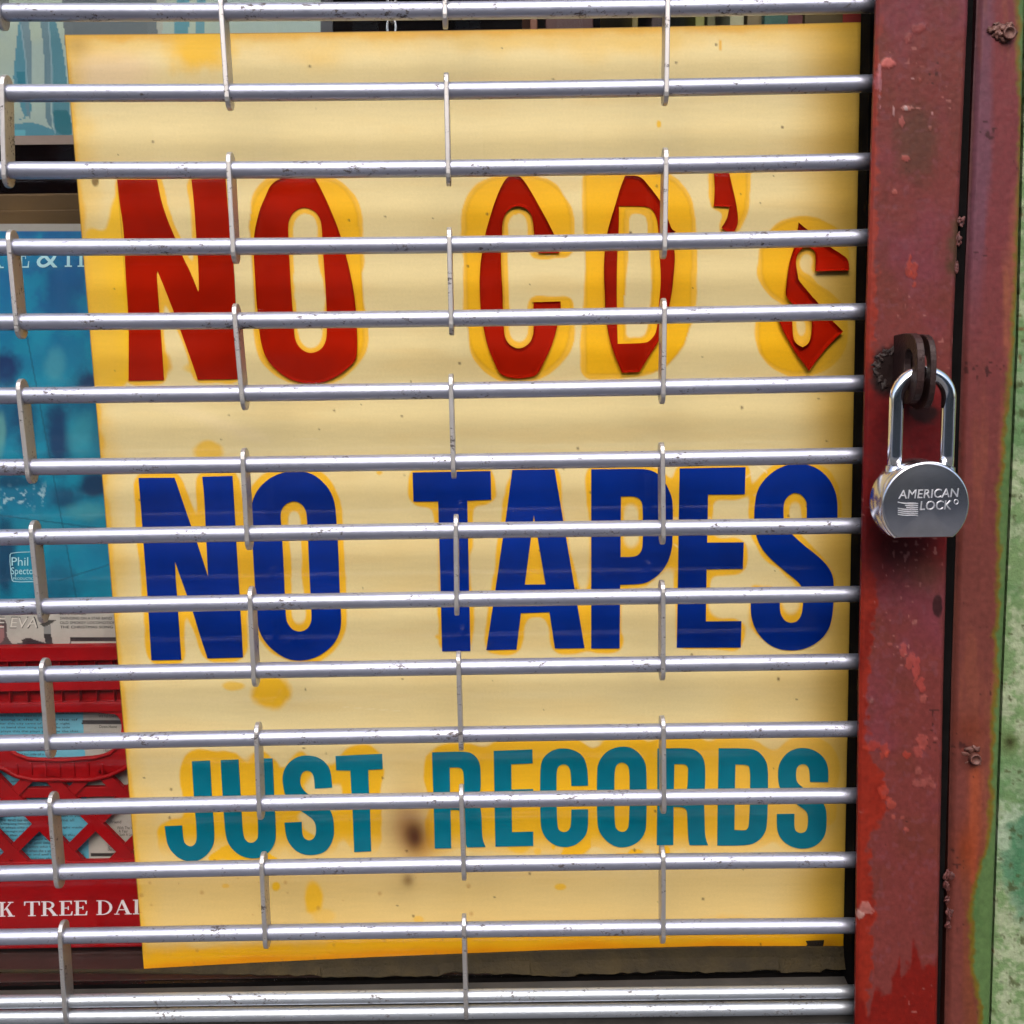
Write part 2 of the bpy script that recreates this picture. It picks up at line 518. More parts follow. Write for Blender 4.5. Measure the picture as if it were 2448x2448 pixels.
# ------------------------------------------------------------------ shop window
sw = empty('shop_window', (-0.5, 0.04, FZ), 'shop window pane with olive putty and grey sill behind the grille', 'shop window')
GX1 = P(2095, 1224, 0.04).x
box('glass_pane', (-1.7, 0.039, FZ - 0.001), (GX1, 0.043, 1.05), M['glass'], sw)
box('rebate_shade', (-1.7, 0.0390, FZ - 0.03), (0.27, 0.0445, FZ - 0.0012), M['shade_black_iron'], sw)  # black filler added as the shade of the gap under the glass
box('lintel', (-1.8, 0.0, 1.05), (1.4, 0.2, 1.9), M['riser'], sw)
box('stall_riser', (-1.8, 0.010, GZ), (0.40, 0.2, FZ - 0.028), M['riser'], sw)
# the putty fillet: an uneven strip with a crumbled, broken lower edge
V, Fc = [], []
nx = 420
for i in range(nx + 1):
    px = -500 + i * (2120 + 500) / nx
    n1 = float(fbm(px, 0, 110, 4, 5)); n2 = float(vn(px, 3, 18, 5)); n3 = float(ss(0.60, 0.66, vn(px, 9, 85, 8))); n4 = float(fbm(px, 31, 30, 6))
    rt = float(ss(330, 800, px))
    yt = np.interp(px, [-500, 330, 600, 900, 1300, 1700, 2100], [2319, 2317, 2302, 2288, 2272, 2262, 2262])
    ye = np.interp(px, [-500, 300, 800, 1200, 1600, 2100], [2326, 2327, 2335, 2332, 2327, 2322]) + rt * ((n1 - 0.5) * 9 + (n4 - 0.5) * 7 - n3 * 7)
    x = P(px, 2300, 0.038).x
    zt = P(px, yt, 0.0385).z; ze = P(px, ye, 0.034).z
    yo = 0.0335 - rt * (0.0025 * n1 + 0.002 * n2 * n3)
    for (yy, zz) in ((0.0388, zt), (0.0374, zt - 0.0006), (0.0362 - 0.0006 * n2, zt * 0.55 + ze * 0.45), (yo, ze + 0.0013 * (1 - n2 * rt)), (yo + 0.0004, ze), (0.0365, ze - 0.0003), (0.0388, ze - 0.0002)):
        V.append((x, yy, zz))
for i in range(nx):
    for k in range(6):
        a = i * 7 + k
        Fc.append((a, a + 1, a + 8, a + 7))
fix_normals(from_vf('putty_strip', V, Fc, M['putty'], sw))
# grey sill below it, slightly uneven
V, Fc = [], []
for i in range(121):
    x = -1.7 + i * (0.30 + 1.7) / 120
    w = 0.0007 * (float(fbm(i * 10, 5, 60, 9)) - 0.5)
    for (yy, zz) in ((0.0386, FZ - 0.006), (0.0345, FZ - 0.0022 + w), (0.017, FZ - 0.0045 + w), (0.0135, FZ - 0.0062 + w), (0.0105, FZ - 0.0095), (0.0105, FZ - 0.0275)):
        V.append((x, yy, zz))
for i in range(120):
    for k in range(5):
        a = i * 6 + k
        Fc.append((a, a + 1, a + 7, a + 6))
fix_normals(from_vf('sill', V, Fc, M['sill'], sw, False))

# ------------------------------------------------------------------ lettering outlines, traced in photograph pixels
S1 = 620 / 1932; S2 = 540 / 1932; S3 = 600 / 1932; S4 = 500 / 1932; S5 = 550 / 1932; S6 = 470 / 1932; SA = 460 / 1646
L = []   # (char, colour, loops, curl)
def add(ch, colr, origin, s, *loops, curl=0.0):
    L.append((ch, colr, [smooth_poly(conv(l, origin[0], origin[1], s)) for l in loops], curl))
A1 = (260, 400); A2 = (1080, 400); A3 = (1640, 400)
add('N', 'red', A1, S1, [(65,92),(360,92),(390,250),(440,400),(495,525),(560,690),(600,760),(668,930),(675,900),(665,650),(652,500),(640,300),(618,90),(870,88),(895,400),(930,700),(945,980),(955,1300),(960,1578),(665,1582),(600,1390),(530,1200),(490,1085),(430,930),(365,770),(355,790),(368,950),(378,1090),(390,1250),(412,1585),(150,1590),(152,1210),(147,1080),(128,800),(118,560),(108,420),(82,260)])
add('O', 'red', A1, S1, [(1400,60),(1290,80),(1210,130),(1170,220),(1130,310),(1100,430),(1085,520),(1082,640),(1095,850),(1105,1000),(1115,1100),(1125,1230),(1145,1340),(1180,1430),(1250,1510),(1330,1570),(1430,1605),(1520,1612),(1610,1600),(1700,1560),(1780,1500),(1850,1430),(1855,1300),(1845,1100),(1835,980),(1810,830),(1770,660),(1735,530),(1690,400),(1620,240),(1575,150),(1535,75)],
    [(1455,295),(1530,320),(1570,370),(1588,430),(1595,600),(1610,800),(1622,1000),(1628,1230),(1615,1310),(1580,1360),(1520,1385),(1470,1378),(1420,1345),(1385,1280),(1378,1180),(1365,1000),(1350,780),(1340,560),(1335,430),(1350,370),(1390,320)], curl=0.0011)
add('C', 'red', A2, S1, [(410,75),(360,160),(310,290),(265,440),(245,520),(225,640),(210,760),(207,900),(215,1060),(235,1190),(265,1330),(310,1440),(355,1540),(420,1565),(500,1575),(580,1565),(640,1545),(690,1440),(740,1340),(775,1230),(795,1130),(812,1060),(810,1000),(608,1005),(610,1060),(610,1200),(605,1260),(575,1320),(500,1357),(430,1325),(395,1270),(385,1180),(380,1050),(380,950),(370,800),(365,640),(375,520),(375,420),(395,350),(440,305),(490,290),(550,305),(590,350),(605,400),(612,500),(625,600),(650,640),(800,640),(800,620),(770,520),(720,420),(650,290),(600,200),(520,75),(465,60)], curl=0.0016)
add('D', 'red', A2, S1, [(1290,65),(1400,65),(1470,150),(1540,240),(1580,310),(1610,400),(1635,470),(1665,480),(1640,500),(1655,620),(1660,680),(1650,780),(1640,900),(1625,1000),(1600,1100),(1560,1250),(1530,1310),(1470,1400),(1395,1525),(1265,1530),(1215,1410),(1180,1310),(1155,1190),(1140,1060),(1138,950),(1130,800),(1135,640),(1155,490),(1185,380),(1220,270),(1255,150)],
    [(1245,290),(1440,290),(1490,310),(1530,380),(1540,490),(1545,620),(1558,780),(1555,900),(1545,1000),(1535,1120),(1525,1230),(1480,1290),(1440,1310),(1235,1315),(1230,1100),(1228,900),(1232,640),(1245,450)], curl=0.0022)
add("'", 'red', A3, SA, [(235,20),(355,20),(365,50),(395,180),(430,330),(447,480),(410,550),(340,552),(300,520),(350,440),(370,340),(235,335),(245,200)], curl=0.001)
add('s', 'red', A3, SA, [(955,475),(1030,540),(1140,620),(1200,675),(1300,730),(1380,790),(1382,885),(1095,892),(1100,740),(1080,705),(1040,685),(985,690),(945,740),(932,800),(935,870),(945,930),(950,965),(1000,1020),(1060,1100),(1120,1165),(1180,1250),(1240,1310),(1290,1365),(1332,1405),(1260,1470),(1180,1560),(1100,1660),(1040,1740),(990,1670),(930,1590),(880,1500),(830,1420),(785,1320),(770,1250),(900,1250),(905,1450),(930,1510),(985,1540),(1040,1510),(1065,1440),(1070,1340),(1060,1280),(1000,1230),(895,1165),(850,1110),(840,1080),(855,950),(880,800),(920,680),(945,540)], curl=0.0028)
B1 = (310, 1100); B2 = (960, 1090); B3 = (1540, 1090)
add('N', 'blue', B1, S2, [(78,152),(385,150),(500,490),(575,700),(672,1000),(668,900),(655,640),(640,300),(622,142),(880,135),(905,560),(918,800),(940,1150),(970,1685),(668,1693),(600,1490),(545,1300),(490,1150),(388,862),(393,1000),(405,1160),(415,1300),(442,1705),(188,1710),(155,1160),(120,700),(100,420)])
add('O', 'blue', B1, S2, [(1440,95),(1320,100),(1200,150),(1110,230),(1060,320),(1040,400),(1042,540),(1055,760),(1068,1000),(1085,1250),(1095,1400),(1120,1490),(1180,1580),(1260,1650),(1350,1700),(1450,1715),(1560,1700),(1660,1650),(1750,1570),(1800,1470),(1810,1380),(1805,1260),(1795,1100),(1785,760),(1770,540),(1760,400),(1735,300),(1680,210),(1600,140),(1530,105)],
    [(1400,345),(1465,365),(1505,420),(1518,480),(1530,750),(1545,1100),(1558,1330),(1553,1390),(1520,1445),(1460,1470),(1395,1455),(1350,1400),(1335,1340),(1325,1100),(1312,800),(1300,600),(1290,480),(1295,430),(1330,375)])
add('T', 'blue', B2, S3, [(85,127),(685,115),(690,335),(505,343),(512,640),(520,1040),(530,1500),(312,1503),(300,1000),(290,640),(282,348),(92,350)])
add('A', 'blue', B2, S3, [(852,107),(1178,103),(1245,505),(1300,830),(1335,1040),(1408,1478),(1180,1480),(1138,1200),(918,1208),(885,1488),(652,1493),(722,1035),(780,630),(800,510)], [(1018,455),(1108,988),(948,990)])
add('P', 'blue', (0, 0), 1.0, [(1413.4,1121.7),(1534.5,1120.4),(1556,1124),(1576,1134),(1594,1160),(1606,1188),(1608.6,1214),(1607.8,1276),(1606.8,1310),(1597,1343.6),(1579,1369.5),(1555.5,1387.6),(1540,1394),(1519,1396.5),(1482.4,1397.5),(1481,1549.6),(1413.4,1549.6)],
    conv([(1688,310),(1800,308),(1845,340),(1858,400),(1858,680),(1845,740),(1800,778),(1685,778)], 960, 1090, S3))
add('E', 'blue', B3, S4, [(328,115),(935,103),(928,352),(588,355),(585,580),(580,800),(918,797),(910,1042),(575,1045),(568,1528),(897,1525),(890,1768),(300,1768),(312,1200),(318,600)])
add('S', 'blue', B3, S4, [(1780,650),(1785,430),(1760,310),(1700,200),(1610,120),(1510,78),(1400,68),(1290,90),(1180,150),(1090,240),(1040,330),(1020,450),(1015,570),(1022,690),(1050,790),(1110,890),(1200,980),(1320,1080),(1420,1160),(1455,1210),(1470,1270),(1465,1400),(1450,1480),(1410,1530),(1355,1545),(1300,1525),(1260,1470),(1250,1400),(1255,1213),(985,1213),(983,1400),(990,1500),(1030,1610),(1110,1710),(1220,1780),(1360,1798),(1490,1780),(1600,1720),(1680,1640),(1725,1540),(1745,1400),(1750,1200),(1740,1100),(1690,1010),(1600,920),(1480,830),(1370,730),(1305,660),(1287,600),(1283,450),(1310,385),(1360,345),(1400,338),(1450,355),(1495,410),(1503,460),(1500,650)])
D1 = (380, 1780); D2 = (1010, 1770); D3 = (1540, 1770)
add('J', 'teal', D1, S5, [(278,140),(430,133),(445,430),(455,570),(468,780),(455,850),(410,920),(340,970),(265,982),(180,960),(110,900),(75,840),(62,780),(50,685),(195,678),(205,800),(225,840),(265,858),(300,840),(320,800),(318,700),(305,560),(295,430)])
add('U', 'teal', D1, S5, [(520,130),(668,125),(688,430),(695,570),(705,760),(735,815),(780,828),(820,805),(838,760),(822,430),(810,118),(955,115),(968,430),(985,760),(970,840),(920,910),(850,950),(770,955),(680,930),(610,870),(570,800),(555,700),(535,430)])
add('S', 'teal', D1, S5, [(1455,358),(1310,368),(1303,270),(1285,230),(1245,212),(1205,230),(1185,280),(1188,340),(1215,385),(1260,422),(1330,470),(1400,510),(1440,550),(1465,620),(1470,700),(1470,770),(1440,850),(1380,910),(1260,930),(1170,905),(1110,850),(1070,780),(1055,655),(1200,648),(1203,750),(1220,790),(1260,808),(1300,790),(1320,745),(1320,680),(1300,630),(1250,590),(1180,545),(1110,490),(1060,420),(1045,350),(1037,270),(1055,200),(1100,140),(1170,98),(1250,88),(1340,105),(1410,160),(1445,230)])
add('T', 'teal', D1, S5, [(1483,95),(1875,77),(1880,203),(1757,210),(1765,420),(1772,540),(1783,893),(1640,900),(1628,560),(1618,410),(1608,215),(1490,213)])
add('R', 'teal', D2, S5, [(80,100),(360,92),(420,110),(470,160),(488,230),(490,410),(470,480),(488,570),(497,640),(500,820),(530,893),(375,895),(355,840),(350,640),(338,600),(300,580),(235,580),(242,903),(103,905),(95,560),(90,400)],
    [(228,225),(310,222),(340,245),(348,300),(350,420),(335,455),(232,455)])
add('E', 'teal', D2, S5, [(598,88),(922,75),(925,190),(745,197),(747,412),(930,408),(930,520),(748,525),(752,770),(930,765),(930,883),(612,890),(605,500)])
add('C', 'teal', D2, S5, [(1390,378),(1250,380),(1245,260),(1225,210),(1185,193),(1145,210),(1125,250),(1125,420),(1130,720),(1150,760),(1190,773),(1230,755),(1248,710),(1250,580),(1390,578),(1390,730),(1370,800),(1310,860),(1250,888),(1180,895),(1100,875),(1035,820),(998,750),(990,660),(987,420),(990,220),(1010,150),(1060,100),(1120,72),(1190,65),(1270,80),(1340,120),(1375,190),(1388,270)])
add('O', 'teal', D2, S5, [(1680,48),(1590,68),(1520,115),(1475,190),(1465,260),(1465,700),(1490,780),(1550,850),(1620,890),(1680,897),(1750,885),(1820,845),(1865,780),(1880,710),(1882,240),(1865,170),(1820,105),(1760,62)],
    [(1675,178),(1720,200),(1738,245),(1740,420),(1735,715),(1715,755),(1680,772),(1635,755),(1612,710),(1610,420),(1612,240),(1635,195)])
add('R', 'teal', D3, S6, [(130,80),(440,75),(520,100),(575,160),(600,240),(598,470),(580,540),(590,660),(595,900),(605,970),(628,1027),(445,1027),(430,960),(425,720),(410,670),(370,650),(288,650),(285,1025),(123,1027),(130,500)],
    [(295,230),(400,228),(430,260),(432,300),(425,480),(400,510),(290,510)])
add('D', 'teal', D3, S6, [(732,77),(1040,77),(1120,105),(1180,170),(1215,250),(1215,480),(1208,800),(1190,900),(1130,980),(1030,1030),(718,1030),(722,600)],
    [(895,232),(1010,235),(1040,265),(1042,470),(1032,830),(1010,875),(985,885),(885,880),(890,500)])
add('S', 'teal', D3, S6, [(1805,408),(1628,405),(1625,300),(1605,245),(1560,225),(1510,245),(1490,290),(1490,380),(1510,420),(1560,465),(1640,520),(1730,570),(1775,640),(1792,720),(1788,880),(1760,960),(1690,1030),(1600,1060),(1500,1060),(1400,1020),(1330,950),(1303,870),(1303,722),(1475,720),(1472,850),(1490,895),(1540,915),(1590,895),(1608,840),(1610,730),(1580,680),(1500,628),(1400,550),(1335,475),(1315,400),(1315,270),(1345,190),(1410,115),(1490,80),(1570,72),(1660,90),(1740,140),(1790,210),(1808,290)])
GHOST = [   # where the shrunken red letters once lay the acrylic stayed deep yellow
    [smooth_poly(conv([(1055,520),(1050,400),(1070,280),(1120,180),(1200,110),(1290,75),(1450,50),(1620,80),(1720,130),(1800,210),(1845,310),(1862,420),(1880,700),(1895,1000),(1900,1300),(1880,1380),(1800,1500),(1640,1600),(1450,1610),(1250,1540),(1150,1420),(1100,1250),(1080,900)], *A1, S1)), L[1][2][1]],
    [smooth_poly(conv([(105,520),(105,350),(120,270),(180,170),(270,100),(350,75),(480,55),(620,75),(740,120),(830,200),(870,290),(885,380),(888,500),(885,655),(605,660),(605,400),(590,350),(550,305),(490,290),(440,305),(395,350),(378,420),(378,800),(390,1180),(395,1270),(430,1325),(500,1357),(575,1320),(605,1260),(600,985),(890,985),(885,1000),(880,1250),(840,1380),(750,1480),(640,1550),(500,1590),(350,1555),(230,1470),(160,1380),(120,1250),(115,1000),(110,700)], *A2, S1))],
    [smooth_poly(conv([(1000,50),(1560,50),(1680,120),(1750,210),(1780,300),(1790,450),(1785,800),(1778,1050),(1765,1240),(1700,1370),(1620,1460),(1540,1510),(1440,1535),(1000,1545)], *A2, S1)), smooth_poly(conv([(1288,312),(1470,312),(1500,400),(1500,800),(1490,1000),(1480,1200),(1440,1270),(1285,1290)], *A2, S1))],
    [smooth_poly(conv([(225,0),(518,0),(515,320),(485,420),(440,500),(370,350),(222,340)], *A3, SA))],
    [smooth_poly(conv([(655,690),(690,600),(750,530),(830,475),(950,440),(1060,436),(1190,460),(1300,520),(1370,610),(1395,720),(1390,890),(1100,890),(1095,740),(1030,690),(950,740),(935,860),(960,910),(1060,980),(1200,1070),(1300,1150),(1350,1260),(1360,1400),(1340,1520),(1270,1630),(1180,1700),(1060,1750),(950,1755),(800,1725),(700,1660),(640,1580),(622,1450),(630,1300),(640,1240),(905,1240),(905,1450),(985,1540),(1065,1440),(1060,1290),(990,1230),(840,1150),(730,1070),(670,990),(645,880),(645,760)], *A3, SA))],
]

# ------------------------------------------------------------------ the sign
SY = 0.052
sign = empty('lettered_sign', P(1150, 2300, SY), 'yellowed cream plastic sign reading NO CD\'s NO TAPES JUST RECORDS behind the grille', 'sign')
def edge_rows():
    ys = [0, 0.25, 0.5, 0.75, 1.0]
    return ys
TLc, TRc, BRc, BLc = (154, 83), (2072, 53), (2032, 2283), (345, 2326)
NXg, NYg = 600, 700
u = np.linspace(0, 1, NXg + 1)[None, :].repeat(NYg + 1, 0); v = np.linspace(0, 1, NYg + 1)[:, None].repeat(NXg + 1, 1)
SX = (TLc[0] * (1 - u) + TRc[0] * u) * (1 - v) + (BLc[0] * (1 - u) + BRc[0] * u) * v
SYp = (TLc[1] * (1 - u) + TRc[1] * u) * (1 - v) + (BLc[1] * (1 - u) + BRc[1] * u) * v
SYp = SYp - 27 * np.sin(np.pi * u) * v ** 3 + 4 * np.sin(np.pi * u) * (1 - v) ** 3     # bottom edge bows up a little
mask = {'red': np.zeros_like(SX), 'blue': np.zeros_like(SX), 'teal': np.zeros_like(SX)}
def raster(loops):
    xs = [p[0] for p in loops[0]]; ys = [p[1] for p in loops[0]]
    sel = (SX > min(xs) - 2) & (SX < max(xs) + 2) & (SYp > min(ys) - 2) & (SYp < max(ys) + 2)
    m = np.zeros(SX.shape, bool)
    xx = SX[sel]; yy = SYp[sel]
    r = in_poly(xx, yy, loops[0])
    for h in loops[1:]: r &= ~in_poly(xx, yy, h)
    m[sel] = r
    return m
for ch, colr, loops, curl in L:
    mask[colr] = np.maximum(mask[colr], raster(loops))
ghost = np.zeros_like(SX)
for g in GHOST: ghost = np.maximum(ghost, raster(g))
def blur(a, r):
    for _ in range(3):
        for ax in (0, 1):
            p = np.pad(a, [(r + 1, r) if k == ax else (0, 0) for k in (0, 1)], mode='edge')
            c = np.cumsum(p, ax)
            a = (np.take(c, range(2 * r + 1, c.shape[ax]), ax) - np.take(c, range(0, c.shape[ax] - 2 * r - 1), ax)) / (2 * r + 1)
    return a
nzA = fbm(SX, SYp, 160, 1); nzB = fbm(SX, SYp, 40, 2); nzC = fbm(SX, SYp, 500, 3)
CREAM = lin(234, 213, 157); YEL = lin(246, 184, 2); ORG = lin(238, 158, 10)
col = np.ones(SX.shape + (3,)) * CREAM
col = mix(col, lin(232, 204, 138), ss(0.45, 0.75, nzC) * 0.8)
col = mix(col, lin(238, 206, 170), ss(0.6, 0.2, np.hypot((SX - 260) / 260, (SYp - 170) / 120)) * 0.6)
stretch = fbm(SX, SYp * 6, 300, 21)
col = mix(col, lin(230, 196, 128), ss(0.5, 0.8, stretch) * 0.3)
col = mix(col, lin(228, 190, 112), ss(1500, 2200, SYp + (nzC - .5) * 500) * 0.7)
nzM = np.clip(3.4 * (nzA * 0.65 + fbm(SX, SYp, 330, 29) * 0.35) - 0.85, 0.05, 2.0)
hb = ss(0.13, 0.21, blur(mask['blue'], 4) * nzM + (nzB - 0.5) * 0.10)
nb = blur(mask['blue'], 7)
hb = np.maximum(hb, ss(0.34, 0.50, nb + (nzA - 0.5) * 0.12))
ht = ss(0.08, 0.12, blur(mask['teal'], 7) * nzM + (nzB - 0.5) * 0.05)
ht = ht * (1 - ss(1985, 2060, SYp) * (nzA < 0.62))
hr = ss(0.12, 0.19, blur(np.maximum(mask['red'], ghost), 3) * nzM + (nzB - 0.5) * 0.10)
right_fade = ss(2000, 1600, SX) * 0.35 + 0.65
col = mix(col, YEL, hb * 0.95)
col = mix(col, lin(240, 180, 6), ht * 0.97 * right_fade)
col = mix(col, YEL, hr * 0.9)
gh_edge = np.abs(blur(ghost, 1) - 0.5)
col = mix(col, lin(246, 184, 4), ghost * 1.0)
col = mix(col, lin(190, 130, 10), ss(0.36, 0.2, gh_edge) * (blur(ghost, 1) > 0.05) * 0.22)
# yellowed strip left of the red N
lp = smooth_poly([(205, 540), (252, 560), (275, 470), (300, 420), (310, 900), (300, 925), (222, 925), (214, 700)])
lm = blur(raster([lp]).astype(float), 3)
col = mix(col, lin(244, 190, 14), ss(0.3, 0.6, lm + (nzB - 0.5) * 0.25) * 0.95)
xline = 280 + (SYp - 420) * 0.085
col = mix(col, lin(120, 80, 10), ss(2.4, 0.6, np.abs(SX - xline)) * ((SYp > 420) & (SYp < 850)) * 0.35)
# edges
dl = u * 1900; dr_ = (1 - u) * 1900; dt = v * 2240; dbm = (1 - v) * 2240
col = mix(col, lin(222, 150, 10), ss(26, 3, dt + nzB * 16 - 8) * 0.85)
col = mix(col, lin(236, 186, 60), ss(90, 10, dt + (nzA - 0.5) * 120) * 0.55)
col = mix(col, lin(240, 186, 30), ss(1, 0.2, np.hypot((SX - 480) / 110, (SYp - 110) / 90) + (nzB - 0.5) * 0.6) * 0.9)
col = mix(col, lin(230, 170, 20), ss(18, 3, dl + nzB * 16 - 8) * 0.9)
col = mix(col, lin(236, 188, 70), ss(80, 10, dl + (nzA - 0.5) * 120) * 0.5)
col = mix(col, lin(90, 60, 20), ss(3.2, 1.0, dl) * 0.7)
col = mix(col, lin(90, 50, 10), ss(3.5, 1.0, dt) * 0.6)
col = mix(col, lin(208, 162, 44), ss(190, 15, dr_ + (nzC - 0.5) * 150) * 0.85)
col = mix(col, lin(180, 140, 20), ss(24, 4, dr_) * 0.7)
bb = ss(80, 42, dbm + (nzA - 0.5) * 55 + (nzB - 0.5) * 20)
bb = bb * (1 - 0.85 * ss(1, 0.4, np.hypot((SX - 480) / 46, (SYp - 2250) / 26)))
col = mix(col, lin(242, 178, 22), bb)
col = mix(col, lin(232, 138, 8), ss(34, 8, dbm + (nzA - 0.5) * 30) * 0.75)
# stain spots and scorch marks (position, radii, colour, amount)
for (sx, sy, rx, ry, cc, am) in [(645,1655,50,42,(240,184,30),1),(560,1640,30,12,(240,190,50),.8),(660,2120,11,12,(240,184,30),1),(750,2147,24,40,(240,184,40),1),(775,2190,30,18,(236,190,90),.7),
        (1340,2120,14,8,(238,184,40),.9),(1575,297,6,9,(240,186,20),.95),(1722,108,4,14,(232,170,30),.8),(907,1130,8,6,(240,184,30),.9),(1047,1522,7,6,(240,184,30),.9),(1233,506,7,9,(240,180,20),.9),
        (1240,2025,30,16,(238,184,40),.9),(1285,2035,9,8,(238,184,50),.8),(1000,2198,14,10,(236,182,60),.7),(610,1905,6,6,(190,140,70),.8),(540,2118,10,6,(236,180,50),.7),(1470,1765,40,30,(240,186,40),.6),
        (490,430,9,12,(150,110,40),.8),(228,432,9,14,(120,90,30),.9),(480,880,40,16,(240,190,40),.7),(500,1080,40,26,(240,188,40),.85),(385,870,26,30,(230,170,20),.8)]:
    d = np.hypot((SX - sx) / rx, (SYp - sy) / ry) + (nzB - 0.5) * 0.5
    col = mix(col, lin(*cc), ss(1.15, 0.7, d) * am)
def scorch(sx, sy, rx, ry, cc, am, p=1.0):
    d = np.hypot((SX - sx) / rx, (SYp - sy) / ry)
    return mix(col, lin(*cc), np.exp(-(d ** 2)) * am)
col = scorch(975, 1975, 50, 70, (150, 100, 60), .8)
col = scorch(1015, 2020, 40, 40, (190, 130, 20), .7)
col = scorch(992, 2003, 24, 34, (84, 40, 14), .97)
col = scorch(985, 1990, 22, 24, (70, 30, 10), .5)
col = scorch(975, 2105, 14, 16, (120, 80, 30), .9)
col = scorch(960, 2128, 40, 40, (200, 170, 110), .4)
col = scorch(185, 110, 30, 26, (170, 130, 70), .5)
col = scorch(1975, 2262, 40, 26, (120, 60, 10), .6)
for pts, am in [([(352, 962), (420, 965), (600, 1020), (648, 1046), (640, 1053), (560, 1048), (480, 1010)], .35), ([(430, 975), (640, 1044), (645, 1050), (600, 1050)], .4)]:
    sm_ = blur(raster([smooth_poly(pts)]).astype(float), 2)
    col = mix(col, lin(246, 224, 178), sm_ * am)
for (xa, ya, xb_, yb_, wd, am) in [(1790, 1100, 1835, 1130, 3.5, .6), (1770, 1150, 1800, 1130, 3, .5), (1610, 1300, 1660, 1338, 2.6, .5), (1560, 1240, 1700, 1238, 3, .5), (1800, 1185, 1840, 1170, 3, .4), (700, 1052, 760, 1048, 2, .3), (1240, 600, 1330, 612, 1.6, .3), (820, 1690, 960, 1700, 1.6, .3)]:
    L_ = math.hypot(xb_ - xa, yb_ - ya); t_ = ((SX - xa) * (xb_ - xa) + (SYp - ya) * (yb_ - ya)) / L_ ** 2
    dd = np.abs((SX - xa) * (yb_ - ya) - (SYp - ya) * (xb_ - xa)) / L_
    col = mix(col, lin(250, 232, 190), ss(wd, 0.4, dd) * ((t_ > 0) & (t_ < 1)) * am)
col = col * (0.97 + 0.06 * fbm(SX * 0.25, SYp * 3, 14, 77, 2))[..., None]
rs = random.Random(3)
for _ in range(150):      # fly specks
    sx, sy = rs.uniform(180, 2040), rs.uniform(90, 2300); r0 = rs.uniform(1.6, 4.2)
    d = np.hypot((SX - sx) / r0, (SYp - sy) / (r0 * rs.uniform(0.5, 1.4)))
    col = mix(col, lin(90, 60, 30), ss(1.2, 0.5, d) * 0.8)
for _ in range(46):
    sx, sy = rs.uniform(260, 1150), rs.uniform(2070, 2310); r0 = rs.uniform(2, 7)
    d = np.hypot((SX - sx) / r0, (SYp - sy) / r0)
    col = mix(col, lin(190, 130, 60), ss(1.2, 0.4, d) * 0.5)
pos = Pn(SX, SYp, np.full_like(SX, SY))
nv = SX.size
idx = np.arange(nv).reshape(NYg + 1, NXg + 1)
quads = np.stack([idx[:-1, :-1], idx[1:, :-1], idx[1:, 1:], idx[:-1, 1:]], -1).reshape(-1, 4)
ring = np.concatenate([idx[0, :-1], idx[:-1, -1], idx[-1, :0:-1], idx[:0:-1, 0]])
pv = pos.reshape(-1, 3); s0 = pv[ring]; s1 = s0.copy(); s1[:, 1] += 0.003
k = np.arange(len(ring)); k2 = (k + 1) % len(ring); mm = len(ring)
sk = np.stack([nv + k2, nv + mm + k2, nv + mm + k, nv + k], -1)
quads = np.concatenate([quads, sk])
Vv = np.concatenate([pv, s0, s1]); cvx = np.concatenate([col.reshape(-1, 3), col.reshape(-1, 3)[ring] * 0.6, col.reshape(-1, 3)[ring] * 0.6])
me = bpy.data.meshes.new('panel')
me.vertices.add(len(Vv)); me.vertices.foreach_set('co', Vv.astype(np.float32).ravel())
me.loops.add(quads.size); me.loops.foreach_set('vertex_index', quads.astype(np.int32).ravel())
me.polygons.add(len(quads)); me.polygons.foreach_set('loop_start', np.arange(0, quads.size, 4, dtype=np.int32))
me.update(calc_edges=True); me.validate(); set_cols(me, cvx)
link_mesh('panel', me, M['sign'], sign, False)
for ch, colr, loops, curl in L:
    o = px_poly('letter', loops, SY, 0.0008, M[colr + '_vinyl'], sign, lip=curl, lip_w=8 if curl else 0)
px_poly('sticker', [smooth_poly([(1926, 2249), (1970, 2247), (1969, 2256), (1965, 2268), (1966, 2273), (1948, 2271), (1930, 2273), (1925, 2264), (1930, 2258)], 1)], SY, 0.0003, M['sticker'], sign)

# ------------------------------------------------------------------ rolling grille
BARS = [  # photograph rows at x = 0, 816, 1632 and at the guide, with that x
    (-171, -175, -181, -188, 2100), (29.7, 26, 20, 8.5, 2094), (223, 219, 210, 199, 2090), (407, 405, 395, 386, 2083), (591, 588, 576, 568, 2078),
    (770, 763.5, 754, 744, 2072), (946, 938.5, 923, 917, 2071), (1117, 1108, 1095.5, 1089, 2065), (1285, 1271.5, 1262.5, 1256, 2062), (1451.6, 1436, 1425.5, 1419.5, 2057),
    (1613.5, 1599, 1587.5, 1581, 2054), (1776.5, 1760.5, 1747.5, 1742.7, 2052), (1933, 1917.5, 1905, 1902, 2050), (2088, 2071, 2058.6, 2055.6, 2047), (2240, 2227, 2215, 2213, 2045),
    (2395, 2384, 2374.5, 2370, 2044), (2429, 2420.5, 2409.5, 2406, 2044)]
gr = empty('rolling_grille', P(1000, 2440, 0.0), 'galvanised rolling grille of horizontal tubes and flat links over the window', 'grille')
BF = []
for b_ in BARS:
    c = np.polyfit([0, 816, 1632, b_[4]], b_[:4], 2)
    BF.append(c)
def bar_y(i, x): return float(np.polyval(BF[i], x))
